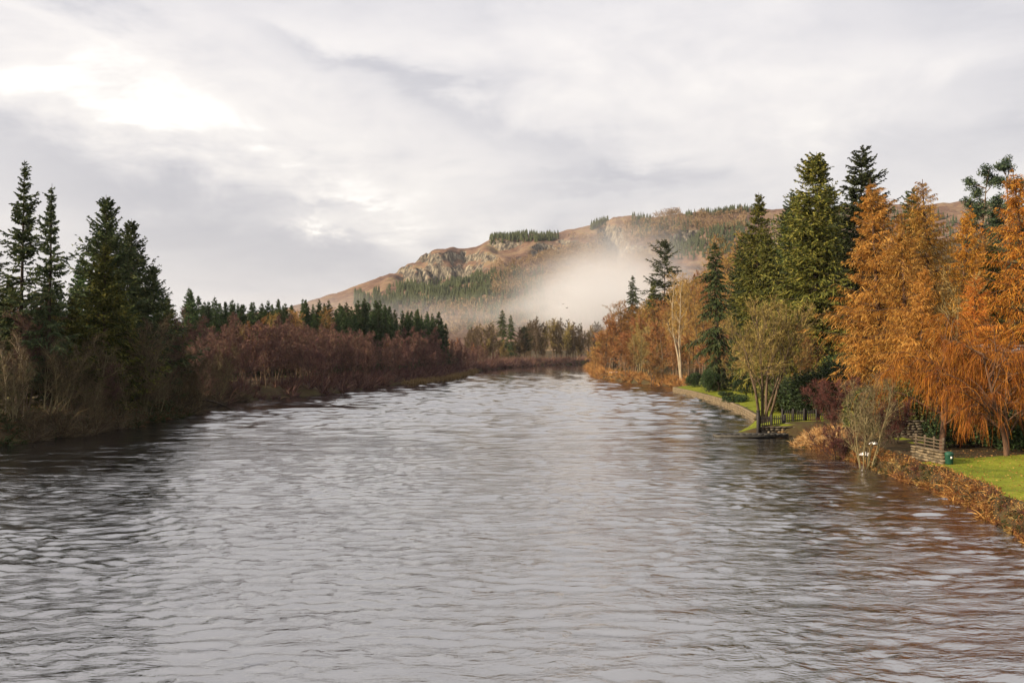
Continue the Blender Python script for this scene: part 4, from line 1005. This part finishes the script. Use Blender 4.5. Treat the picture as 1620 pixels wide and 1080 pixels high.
hill_wood('hill_conifer_wood', 'dark green conifer plantations in bands across the hill', mini_con,
          [(590, 860, 458, 425, 492, 485, 1500), (560, 720, 470, 455, 500, 500, 450), (775, 885, 375, 372, 389, 380, 330), (1000, 1030, 345, 345, 372, 372, 90), (1050, 1185, 380, 350, 410, 405, 420), (1000, 1110, 352, 352, 366, 372, 130), (935, 962, 357, 350, 364, 357, 60),
           (1085, 1190, 339, 333, 343, 338, 110), (1180, 1640, 345, 330, 400, 400, 350), (730, 870, 485, 470, 520, 520, 220), (870, 1010, 460, 430, 520, 520, 220)], 9, M['hill_con'], 5)
hill_wood('hill_birch_wood', 'red-brown birch and larch woods on the lower slopes of the hill', mini_dec,
          [(780, 960, 425, 385, 470, 450, 700), (640, 900, 488, 470, 530, 530, 350), (900, 1000, 375, 385, 460, 460, 350), (985, 1060, 350, 350, 420, 420, 250), (1030, 1180, 345, 340, 375, 360, 300)], 10, M['hill_dec'], 6)
# ------------------------------------------------------------------ ground cover (nobody could count it)


def fronds(P, n, L, rng, w=0.03, lean=0.9, droop=-0.18, k=4, up=1.0):
    """n arching blades from every point of P (m,3); L (m,) lengths"""
    m = len(P); s = np.repeat(P, n, 0) + rng.normal(size=(m * n, 3)) * [0.10, 0.10, 0.0]
    d = rng.normal(size=(m * n, 3)) * [lean, lean, 0.15]; d[:, 2] += up
    l = np.repeat(L, n) * (0.5 + 0.7 * rng.random(m * n))
    A = grow(s, d, l, k, rng, 0.0, 0.10, droop * 2)
    ww = w * (0.6 + 0.8 * rng.random(m * n))
    return tubes(A, np.stack([ww * (1 - (i_ / (k - 1)) ** 2 * 0.85) for i_ in range(k)], -1), 2, rng)


def bank_points(side, y0, y1, n, o0, o1, rng):
    Y = rng.uniform(y0, y1, n); off = rng.uniform(o0, o1, n)
    if side > 0: X = XR(Y) + off; Z = right_z(off, Y)
    else: X = XL(Y) - off; Z = left_z(off, Y)
    return np.stack([X, Y, np.maximum(Z, 0.0) - 0.03], -1)


def cover(name, label, parts, mats, cat):
    tag(obj(name, mesh(name, parts, mats)), label, cat, None, 'stuff')


rg = np.random.default_rng(301)
P1 = bank_points(1, 36, 80, 330, -0.35, 0.5, rg); c_ = fbm(P1[:, 0] * 0.9, P1[:, 1] * 0.5)
sel = c_ > 0.42
def clumps(P, rr_, n, size, rng):
    return leaves(np.concatenate([blob(rng, p_ + [0, 0, r_ * 0.45], (r_, r_, r_ * 0.7), n, 0.5) for p_, r_ in zip(P, rr_)]), size, rng, 0.25, 0.6)


cover('bank_bracken', 'dead rusty bracken and leaves along the near right river bank',
      [(*clumps(P1[sel], 0.10 + 0.32 * rg.random(sel.sum()) ** 2.0, 110, 0.045, rg), 0), (*fronds(P1[sel], 10, 0.35 + 0.45 * rg.random(sel.sum()), rg, 0.022), 0),
       (*clumps(P1[~sel][::2], 0.16 + 0.2 * rg.random(len(P1[~sel][::2])), 80, 0.06, rg), 1), (*fronds(P1[~sel][1::4], 30, 0.25 + 0.25 * rg.random(len(P1[~sel][1::4])), rg, 0.014), 2), (*fronds(P1[~sel][3::4], 40, 0.4 + 0.5 * rg.random(len(P1[~sel][3::4])), rg, 0.009, 0.7), 3),
       (*leaves(bank_points(1, 36, 80, 9000, -0.35, 0.8, rg) + rg.random((9000, 3)) * [0, 0, 0.2], 0.06, rg, 0.3, 0.8), 0)], [M['bracken'], M['bramble'], M['drygrass'], M['twig_plum']], 'bracken')
P2 = bank_points(1, 38, 74, 150, -0.1, 0.6, rg)
cover('bank_brambles', 'low green brambles along the edge of the near lawn', [(*clumps(P2[::2], 0.10 + 0.30 * rg.random(75) ** 1.6, 110, 0.05, rg), 0)], [M['bramble']], 'brambles')
P3 = bank_points(1, 76, 90, 170, -0.2, 4.0, rg); P3 = P3[P3[:, 0] < 28.5]
cover('mound_grass', 'orange tussock grass on the mound below the picket fence', [(*fronds(P3, 46, 0.35 + 0.4 * rg.random(len(P3)), rg, 0.024, 0.8), 0)], [M['drygrass']], 'grass')
P4 = bank_points(1, 92, 184, 2400, 0.5, 10, rg)
cover('far_lawn_grass', 'short sunlit grass of the lawn behind the fence', [(*fronds(P4, 7, np.full(2400, 0.10), rg, 0.03, 0.9, -0.1, 2), 0)], [M['grassblade']], 'grass')
n_ = 6500; Yl = rg.uniform(40, 66, n_); ol = rg.uniform(0.8, 16, n_); Xl = XR(Yl) + ol
ok = Yl < 60 + 0.28 * (Xl - 25)
P5 = np.stack([Xl, Yl, right_z(ol, Yl) - 0.01], -1)[ok]
cover('near_lawn_grass', 'mown green grass of the near lawn at the right edge', [(*fronds(P5, 5, np.full(len(P5), 0.085), rg, 0.010, 0.9, -0.1, 2), 0)], [M['grassblade']], 'grass')
P6 = bank_points(1, 186, 440, 520, -0.4, 3.5, rg)
cover('right_shore_scrub', 'brown scrub at the water under the trees of the right bank', [(*fronds(P6, 30, 0.9 + 1.3 * rg.random(520), rg, 0.040, 0.8, k=2), 0)], [M['twig_rust']], 'scrub')
P6b = bank_points(1, 60, 130, 260, 8, 24, rg); P6b = P6b[(P6b[:, 1] < 92) & (P6b[:, 1] > 63 + 0.3 * (P6b[:, 0] - 25))]
cover('shade_undergrowth', 'dark leafy undergrowth in the shade below the orange willows', [(*fronds(P6b, 60, 0.5 + 0.8 * rg.random(len(P6b)), rg, 0.05, 1.0), 0)], [M['bramble']], 'undergrowth')
lf = 3200; Yf = rg.uniform(41, 66, lf); of = rg.uniform(1.2, 15, lf); Xf = XR(Yf) + of
cover('fallen_leaves', 'brown fallen leaves scattered on the near lawn', [(*leaves(np.stack([Xf, Yf, right_z(of, Yf) + 0.05], -1), 0.05, rg, 0.85, 0.8), 0)], [M['bracken']], 'leaves')
# left bank
P7 = bank_points(-1, 70, 150, 640, -0.5, 4.5, rg); P8 = bank_points(-1, 140, 400, 900, -0.6, 6.0, rg)
wb = fbm(P7[:, 0] * 0.3, P7[:, 1] * 0.15) > 0.50
cover('left_shore_scrub', 'tangled brown scrub leaning over the water along the left bank',
      [(*fronds(P7[~wb], 34, 1.0 + 1.9 * rg.random((~wb).sum()), rg, 0.020, 0.85, -0.15, 3), 0), (*fronds(P8, 22, 1.2 + 2.4 * rg.random(900), rg, 0.042, 0.7, -0.12, 3), 1)], [M['twig_brown'], M['twig_red']], 'scrub')
cover('left_shore_brambles', 'dark green brambles at the foot of the left bank scrub',
      [(*fronds(P7[wb], 36, 0.6 + 0.9 * rg.random(wb.sum()), rg, 0.050, 1.0, -0.25), 0), (*leaves(bank_points(-1, 70, 150, 6000, -0.2, 6.0, rg) + rg.random((6000, 3)) * [0, 0, 1.1], 0.14, rg, 0.3, 0.7), 0)], [M['bramble']], 'brambles')
P9 = bank_points(-1, 205, 345, 700, -3.4, -0.2, rg); P9[:, 2] = -0.1
P9 = P9[(P9[:, 1] > 215) & (P9[:, 1] < 330)]
cover('reed_strip', 'strip of tan reeds in the shallows before the purple thicket', [(*fronds(P9, 24, 0.9 + 0.6 * rg.random(len(P9)), rg, 0.040, 0.35, -0.1, 2), 0)], [M['sedge']], 'reeds')
P10 = bank_points(-1, 395, 545, 500, -0.5, 8, rg)
cover('far_shore_scrub', 'dim scrub along the far shore of the bend', [(*fronds(P10, 30, 1.5 + 2.6 * rg.random(500), rg, 0.06, 0.7, k=2), 0)], [M['twig_red']], 'scrub')

# ------------------------------------------------------------------ built things on the right bank


def box_mesh(name, sx, sy, sz, mat_, jit=0.0, seed=0, bev=0.12):
    """a block with chamfered, slightly uneven edges, resting on z=0"""
    r_ = random.Random(seed); b = min(sx, sy, sz) * bev
    V = []
    for z in (0, b, sz - b, sz):
        in_ = b if z in (0, sz) else 0
        for (a, c) in ((-1, -1), (1, -1), (1, 1), (-1, 1)):
            V.append((a * (sx / 2 - in_) + r_.uniform(-jit, jit), c * (sy / 2 - in_) + r_.uniform(-jit, jit), z + r_.uniform(-jit, jit) * (0 < z < sz)))
    F = [(3, 2, 1, 0), (12, 13, 14, 15)]
    for l_ in range(3):
        for j in range(4): F.append((l_ * 4 + j, l_ * 4 + (j + 1) % 4, l_ * 4 + 4 + (j + 1) % 4, l_ * 4 + 4 + j))
    return mesh(name, [(V, F, 0)], mat_)


def thing(name, label, cat, loc, rz=0.0, group=None):
    e = bpy.data.objects.new(name, None); COL.objects.link(e); e.empty_display_size = 0.3
    e.location = loc; e.rotation_euler = (0, 0, rz); return tag(e, label, cat, group)


def stone_wall(name, label, loc, rz, length, height, thick, matk, seed, slope=0.0, course=0.22, slen=0.42):
    """drystone wall along local x: core, every face stone its own piece, coping on top"""
    r_ = random.Random(seed); w = thing(name, label, 'wall', loc, rz)
    obj('core', box_mesh(name + '_core', length, thick * 0.7, height, M['mortar']), w, (length / 2, 0, -0.25))
    vars_ = [box_mesh('%s_stone%d' % (name, v_), 1, 1, 1, M[matk], 0.06, seed + v_, 0.16) for v_ in range(5)]
    z = -0.2; row = 0
    while z < height - 0.02:
        h_ = course * r_.uniform(0.85, 1.15); x = -r_.uniform(0, 0.2)
        while x < length:
            l_ = slen * r_.uniform(0.6, 1.5)
            o = obj('stone', vars_[r_.randrange(5)], w, (min(x + l_ / 2, length), r_.uniform(-0.02, 0.02), z + r_.uniform(-0.02, 0.02)), r_.choice((0, math.pi)) + r_.uniform(-0.09, 0.09), (l_ * 0.86, thick * r_.uniform(0.84, 1.14), h_ * r_.uniform(0.8, 0.98)))
            x += l_
        z += h_; row += 1
    x = 0
    while x < length:
        l_ = slen * r_.uniform(1.0, 1.6)
        obj('coping_stone', vars_[r_.randrange(5)], w, (x + l_ / 2, 0, z), 0, (l_ * 0.97, thick * 1.15, 0.12)); x += l_
    return w


# walls under the fence (water side of the garden)
stone_wall('stone_wall', 'low dark stone wall in the water under the left fence section', (22.3, 90.3, 0.0), R(4), 3.2, 0.55, 0.45, 'stone', 5)
stone_wall('stone_wall', 'capped stone wall under the raised middle of the picket fence', (24.9, 91.2, 0.2), R(2), 2.9, 0.75, 0.45, 'stone', 9)
stone_wall('stone_wall', 'short stone wall end right of the fence gate', (28.4, 91.6, 0.45), R(2), 1.6, 0.6, 0.45, 'stone', 14)

picket_m = box_mesh('picket', 0.07, 0.03, 1.0, M['wood_dark'], 0.003, 1, 0.3); post_m = box_mesh('post', 0.16, 0.16, 1.0, M['wood_dark'], 0.004, 2); rail_m = box_mesh('rail', 1.0, 0.05, 0.09, M['wood_dark'], 0.003, 3)


def picket_run(name, label, cat, loc, rz, length, h, n_post, step=0.19, seed=0):
    f = thing(name, label, cat, loc, rz); r_ = random.Random(seed)
    for i_ in range(n_post):
        obj('post', post_m, f, (length * i_ / max(n_post - 1, 1), 0, -0.25), 0, (1, 1, h + 0.38))
    for zz in (0.22, h - 0.28): obj('rail', rail_m, f, (length / 2, 0.055, zz), 0, (length, 1, 1))
    x = 0.14
    while x < length - 0.06:
        obj('picket', picket_m, f, (x, -0.002, 0.05), r_.uniform(-0.05, 0.05), (1, 1, (h - 0.05) * r_.uniform(0.98, 1.02))); x += step
    return f


picket_run('picket_fence', 'black picket fence section dropping to the water at the left', 'fence', (22.55, 91.0, 0.65), R(6), 2.4, 1.12, 3, 0.19, 1)
picket_run('picket_fence', 'raised middle section of the black picket fence', 'fence', (24.95, 91.9, 1.05), R(3), 2.05, 1.2, 3, 0.18, 2)
picket_run('garden_gate', 'black picket gate between two thick posts', 'gate', (27.1, 92.05, 1.0), R(3), 1.05, 1.22, 2, 0.17, 3)
picket_run('picket_fence', 'black picket fence section right of the gate', 'fence', (28.35, 92.2, 1.0), R(4), 2.1, 1.05, 3, 0.19, 4)
e = thing('mooring_post', 'tall dark post standing in the water at the end of the fence', 'post', (22.25, 90.0, -0.8))
obj('shaft', box_mesh('mooring_shaft', 0.26, 0.26, 3.05, M['wood_dark'], 0.01, 8), e); obj('cap', box_mesh('mooring_cap', 0.34, 0.34, 0.10, M['wood_dark'], 0.006, 9), e, (0, 0, 3.05))
# landing stage
e = thing('landing_stage', 'long dark landing stage lying just above the water', 'jetty', (18.0, 88.9, 0.0), R(1.5))
for j in range(12): obj('plank', box_mesh('plank%d' % j, 0.52, 0.95, 0.09, M['concrete'], 0.008, j), e, (0.28 + 0.55 * j, 0, 0.27))
obj('beam', box_mesh('stage_beam', 6.6, 0.16, 0.24, M['concrete'], 0.01, 31), e, (3.3, -0.40, 0.03)); obj('beam', box_mesh('stage_beam_b', 6.6, 0.16, 0.24, M['concrete'], 0.01, 32), e, (3.3, 0.40, 0.03))
for j in range(4): obj('pile', box_mesh('stage_pile%d' % j, 0.18, 0.18, 1.3, M['concrete'], 0.01, 40 + j), e, (0.3 + 2.0 * j, -0.1, -1.42))

# retaining wall of the far lawn, too far off to pick its stones apart
rv = random.Random(3); ys = list(np.arange(106.5, 184, 0.55)); parts = []
unit = np.array([(-1, -1, -1), (1, -1, -1), (1, 1, -1), (-1, 1, -1), (-1, -1, 1), (1, -1, 1), (1, 1, 1), (-1, 1, 1)]) * 0.5
uf = np.array([(3, 2, 1, 0), (4, 5, 6, 7), (0, 1, 5, 4), (1, 2, 6, 5), (2, 3, 7, 6), (3, 0, 4, 7)])
for y in ys:
    for lv in range(4):
        yy = y + 0.27 * (lv % 2); x = float(XR(yy)); x2 = float(XR(yy + 0.5)); dirv = Vector((x2 - x, 0.5)).normalized()
        sx_, sy_, sz_ = rv.uniform(0.36, 0.46), rv.uniform(0.40, 0.60), 0.27
        V = unit * [sx_, sy_, sz_] + np.array([rv.uniform(-.03, .03) for _ in range(24)]).reshape(8, 3)
        c0, s0 = dirv.y, -dirv.x
        Vr = np.stack([V[:, 0] * c0 - V[:, 1] * s0, V[:, 0] * s0 + V[:, 1] * c0, V[:, 2]], -1) + [x + 0.12 + 0.02 * lv, yy, -0.05 + 0.27 * lv]
        parts.append((Vr, uf, 0))
e = thing('retaining_wall', 'curving stone retaining wall along the far lawn by the river', 'wall', (0, 0, 0))
tag(obj('stonework', mesh('retaining_stonework', parts, M['stone_tan']), e), kind='stuff')

# wall with timber rails and the green bin under the willow
x0, y0 = at_px(1446, 62.3), 62.3; x1, y1 = at_px(1493, 58.8), 58.8
ln = math.hypot(x1 - x0, y1 - y0); rz_ = math.atan2(y1 - y0, x1 - x0); zb = gz(x1, y1) - 0.05
stone_wall('stone_wall', 'sunlit tan stone wall under the willow beside the green bin', (x0, y0, zb), rz_, ln, 0.72, 0.40, 'stone_near', 21, 0, 0.19, 0.40)
f = thing('rail_fence', 'weathered wooden rails on top of the tan stone wall', 'fence', (x0, y0, zb + 0.92), rz_)
rm = box_mesh('timber_rail', 1, 0.04, 0.07, M['wood_grey'], 0.004, 4); pm = box_mesh('timber_post', 0.11, 0.11, 1.0, M['wood_grey'], 0.004, 5)
for i_ in range(4): obj('post', pm, f, (0.15 + (ln - 0.3) * i_ / 3, 0.06, -0.06), 0, (1, 1, 0.72))
for i_ in range(3): obj('rail', rm, f, (ln / 2, -0.03, 0.06 + 0.20 * i_), 0, (ln, 1, 1))
bx_ = at_px(1501, 58.6); e = thing('litter_bin', 'small green litter bin at the end of the tan stone wall', 'bin', (bx_, 58.6, gz(bx_, 58.6)))
ang = np.arange(14) * 2 * math.pi / 14


def lathe(name, prof, mat_):
    V = [(r_ * math.cos(a), r_ * math.sin(a), z) for (r_, z) in prof for a in ang]; n_ = len(prof)
    F = [(i_ * 14 + j, i_ * 14 + (j + 1) % 14, i_ * 14 + 14 + (j + 1) % 14, i_ * 14 + 14 + j) for i_ in range(n_ - 1) for j in range(14)]
    return mesh(name, [(V, F, 0)], mat_, True)


obj('body', lathe('bin_body', [(0.0, 0.0), (0.19, 0.0), (0.22, 0.05), (0.24, 0.55), (0.255, 0.57), (0.255, 0.60), (0.23, 0.60)], M['bin']), e)
obj('lid', lathe('bin_lid', [(0.26, 0.60), (0.265, 0.64), (0.20, 0.72), (0.06, 0.76), (0.0, 0.76)], M['bin']), e)
obj('notice', box_mesh('bin_notice', 0.10, 0.012, 0.12, M['snow']), e, (0.03, -0.245, 0.36))
# grey garden wall and small outbuilding glimpsed behind the willow
stone_wall('stone_wall', 'grey garden wall in shade behind the pale sapling', (at_px(1396, 76), 76, gz(at_px(1396, 76), 76)), R(-3), 2.8, 1.1, 0.4, 'mortar', 33, 0, 0.2, 0.4)
e = thing('outbuilding', 'pale-roofed outbuilding glimpsed through the willow at the right', 'building', (at_px(1588, 84), 84, gz(at_px(1588, 84), 84) + 3.2), R(8))
obj('wall', box_mesh('shed_wall', 4.2, 3.0, 3.0, M['slate'], 0, 1, 0.02), e, (0, 0, -0.4))
obj('roof', mesh('shed_roof', [([(-2.4, -1.8, 2.55), (2.4, -1.8, 2.55), (2.4, 1.8, 2.55), (-2.4, 1.8, 2.55), (-2.4, 0, 3.5), (2.4, 0, 3.5)], [(0, 1, 5, 4), (2, 3, 4, 5), (3, 2, 1, 0)], 0), ([(-2.39, -1.8, 2.56), (-2.39, 1.8, 2.56), (-2.39, 0, 3.5), (2.39, -1.8, 2.56), (2.39, 1.8, 2.56), (2.39, 0, 3.5)], [(0, 2, 1), (3, 4, 5)], 0)], M['render']), e)
obj('door', box_mesh('shed_door', 0.9, 0.06, 1.9, M['wood_dark'], 0, 3), e, (-0.6, -1.53, -0.3)); wn_ = obj('window', box_mesh('shed_window', 0.9, 0.05, 0.8, M['render'], 0, 4), e, (1.0, -1.53, 0.8)); obj('pane', box_mesh('shed_pane', 0.7, 0.02, 0.6, M['slate'], 0, 6), wn_, (0, -0.03, 0.1))
# gravel path over the mound
pp = [(at_px(1288, 86.5), 86.5), (at_px(1300, 84), 84), (at_px(1316, 81), 81), (at_px(1340, 78.5), 78.5)]
V = []
for x, y in pp:
    for dx_ in (-0.45, 0.0, 0.45): V.append((x + dx_ + 0.25, y + dx_ * 0.3, gz(x + dx_ + 0.25, y + dx_ * 0.3) + 0.06))
tag(obj('path', mesh('path', [(V, [(r_ * 3 + c, r_ * 3 + c + 1, r_ * 3 + c + 4, r_ * 3 + c + 3) for r_ in range(3) for c in range(2)], 0)], M['gravelpath'])), kind='structure')


def snow_patch(x, y, w, d, seed, label):
    r_ = np.random.default_rng(seed); V = [(0, 0, 0.16)]; a = np.arange(12) * math.pi / 6
    for q_, hh in ((0.55, 0.13), (1.0, -0.05)):
        for t_ in a:
            k_ = q_ * (0.75 + 0.5 * r_.random()); V.append((math.cos(t_) * w * k_, math.sin(t_) * d * k_, hh))
    F3 = [(0, 1 + j, 1 + (j + 1) % 12) for j in range(12)]; F4 = [(1 + j, 13 + j, 13 + (j + 1) % 12, 1 + (j + 1) % 12) for j in range(12)]
    tag(obj('snow_patch', mesh('snow', [(V, F3, 0), (V, F4, 0)], M['snow'], True), None, (x, y, max(gz(x, y), 0.1))), label, 'snow', 'snow patches')


snow_patch(at_px(972, 257), 257, 1.6, 2.4, 1, 'white snow patch on the shore below the bright green bush')
snow_patch(at_px(1370, 69.5), 69.5, 0.45, 0.5, 2, 'small white snow patch behind the stems of the pale sapling')
snow_patch(at_px(1382, 71), 71, 0.35, 0.4, 3, 'tiny snow patch just right of the sapling snow')
snow_patch(at_px(1312, 80), 80, 0.35, 0.3, 4, 'snow scrap on the orange grass mound')
# a limb fallen from the left bank into the river
rg2 = np.random.default_rng(77); x, y = at_px(318, 128), 128.0
A = np.array([[(x - 2.0, y, 0.9), (x - 0.6, y - 0.6, 1.25), (x + 1.0, y - 1.0, 1.3), (x + 2.6, y - 1.4, 1.0), (x + 4.2, y - 1.8, 0.35), (x + 5.0, y - 2.0, -0.2)]])
s_, d_, t_, _ = spawn(A, 16, 0.2, 1.0, rg2, 0.7, 0.3); Bq = grow(s_, d_, 0.9 + rg2.random(16), 5, rg2, 0.0, 0.15)
e = thing('fallen_branch', 'dark fallen branch arching into the river off the left point', 'branch', (0, 0, 0))
obj('limb', mesh('fallen_limb', [(*tubes(A, taper(1, 6, 0.16, 0.05), 7, rg2), 0)], M['bark_dark']), e); obj('twigs', mesh('fallen_twigs', [(*tubes(Bq, taper(16, 5, 0.03, 0.01), 4, rg2), 0)], M['bark_dark']), e)


def bird(px, py, Y, label, rz):
    x, y, z = at(px, py, Y); e = thing('bird', label, 'bird', (x, y, z), rz, 'birds in the mist')
    obj('body', mesh('bird_body', [(*tubes(np.array([[(-0.3, 0, 0.02), (-0.12, 0, 0), (0.08, 0, 0), (0.22, 0, 0.03), (0.32, 0, 0.04)]]), np.array([[0.03, 0.08, 0.09, 0.055, 0.01]]), 8, rg2), 0)], M['bird'], True), e)
    for s_ in (-1, 1):
        V = [(0.10, 0.05 * s_, 0.03), (-0.10, 0.05 * s_, 0.03), (-0.06, 0.32 * s_, 0.16), (0.12, 0.32 * s_, 0.17), (-0.10, 0.66 * s_, 0.08), (0.0, 0.68 * s_, 0.09)]
        obj('wing', mesh('bird_wing', [(V, [(0, 1, 2, 3), (3, 2, 4, 5)], 0), ([(a, b, c + 0.02) for a, b, c in V], [(3, 2, 1, 0), (5, 4, 2, 3)], 0)], M['bird']), e)


bird(897, 487, 300, 'lower dark bird flying before the mist bank', 0.6); bird(891, 481, 310, 'upper faint bird flying before the mist bank', 1.1)

# ------------------------------------------------------------------ mist bank in the valley and haze over everything


def volume_box(name, lo_, hi_, mat_, label, cat):
    V = [(x, y, z) for z in (lo_[2], hi_[2]) for (x, y) in ((lo_[0], lo_[1]), (hi_[0], lo_[1]), (hi_[0], hi_[1]), (lo_[0], hi_[1]))]
    F = [(3, 2, 1, 0), (4, 5, 6, 7), (0, 1, 5, 4), (1, 2, 6, 5), (2, 3, 7, 6), (3, 0, 4, 7)]
    tag(obj(name, mesh(name, [(V, F, 0)], mat_)), label, cat, None, 'stuff')


mm, q, out = new_mat('valley mist')
tcn = q.n('ShaderNodeTexCoord'); X_, Y_, Z_ = q.sep(tcn.outputs['Object'])
nn = q.noise(q.mapping(tcn.outputs['Object'], (1, 0.6, 1.6)), 0.016, 4, 0.6, 0.4)
zw = q.m('ADD', Z_, q.m('MULTIPLY', q.m('SUBTRACT', nn, 0.5), 34.0)); xw = q.m('ADD', X_, q.m('MULTIPLY', q.m('SUBTRACT', nn, 0.5), 60.0))
tot = None
for (cx, cy_, cz, sx, sy, sz, amp) in MISTS:
    qq = q.m('ADD', q.m('POWER', q.m('ABSOLUTE', q.m('DIVIDE', q.m('SUBTRACT', xw, cx), sx)), 2.0), q.m('ADD', q.m('POWER', q.m('ABSOLUTE', q.m('DIVIDE', q.m('SUBTRACT', Y_, cy_), sy)), 2.0), q.m('POWER', q.m('ABSOLUTE', q.m('DIVIDE', q.m('SUBTRACT', zw, cz), sz)), 2.0)))
    d_ = q.m('MULTIPLY', q.m('EXPONENT', q.m('MULTIPLY', qq, -1.0)), amp)
    tot = d_ if tot is None else q.m('ADD', tot, d_)
wisp = q.noise(q.mapping(tcn.outputs['Object'], (1, 0.5, 1.8), (0, 0.5, 0)), 0.030, 4, 0.6, 0.6)
tot = q.m('MULTIPLY', tot, q.m('MAXIMUM', q.m('MULTIPLY_ADD', q.m('ADD', nn, wisp), 3.0, -2.0), 0.12))
tot = q.m('MAXIMUM', q.m('SUBTRACT', tot, 0.0002), 0.0)
pvn = q.n('ShaderNodeVolumePrincipled'); pvn.inputs['Color'].default_value = (0.78, 0.79, 0.82, 1); pvn.inputs['Anisotropy'].default_value = 0.1
q.link(tot, pvn.inputs['Density']); q.link(pvn.outputs[0], out.inputs['Volume'])
volume_box('mist', (-330, 330, 4), (330, 1240, 125), mm, 'bank of sunlit valley mist in front of the hill', 'mist')
hz, q, out = new_mat('haze')
pvn = q.n('ShaderNodeVolumePrincipled'); pvn.inputs['Color'].default_value = (0.90, 0.93, 1.0, 1); pvn.inputs['Density'].default_value = HAZE; pvn.inputs['Anisotropy'].default_value = 0.15
q.link(pvn.outputs[0], out.inputs['Volume'])
volume_box('haze', (-5200, -700, -2.6), (5200, 6200, 345), hz, 'thin even haze filling the river valley', 'haze')
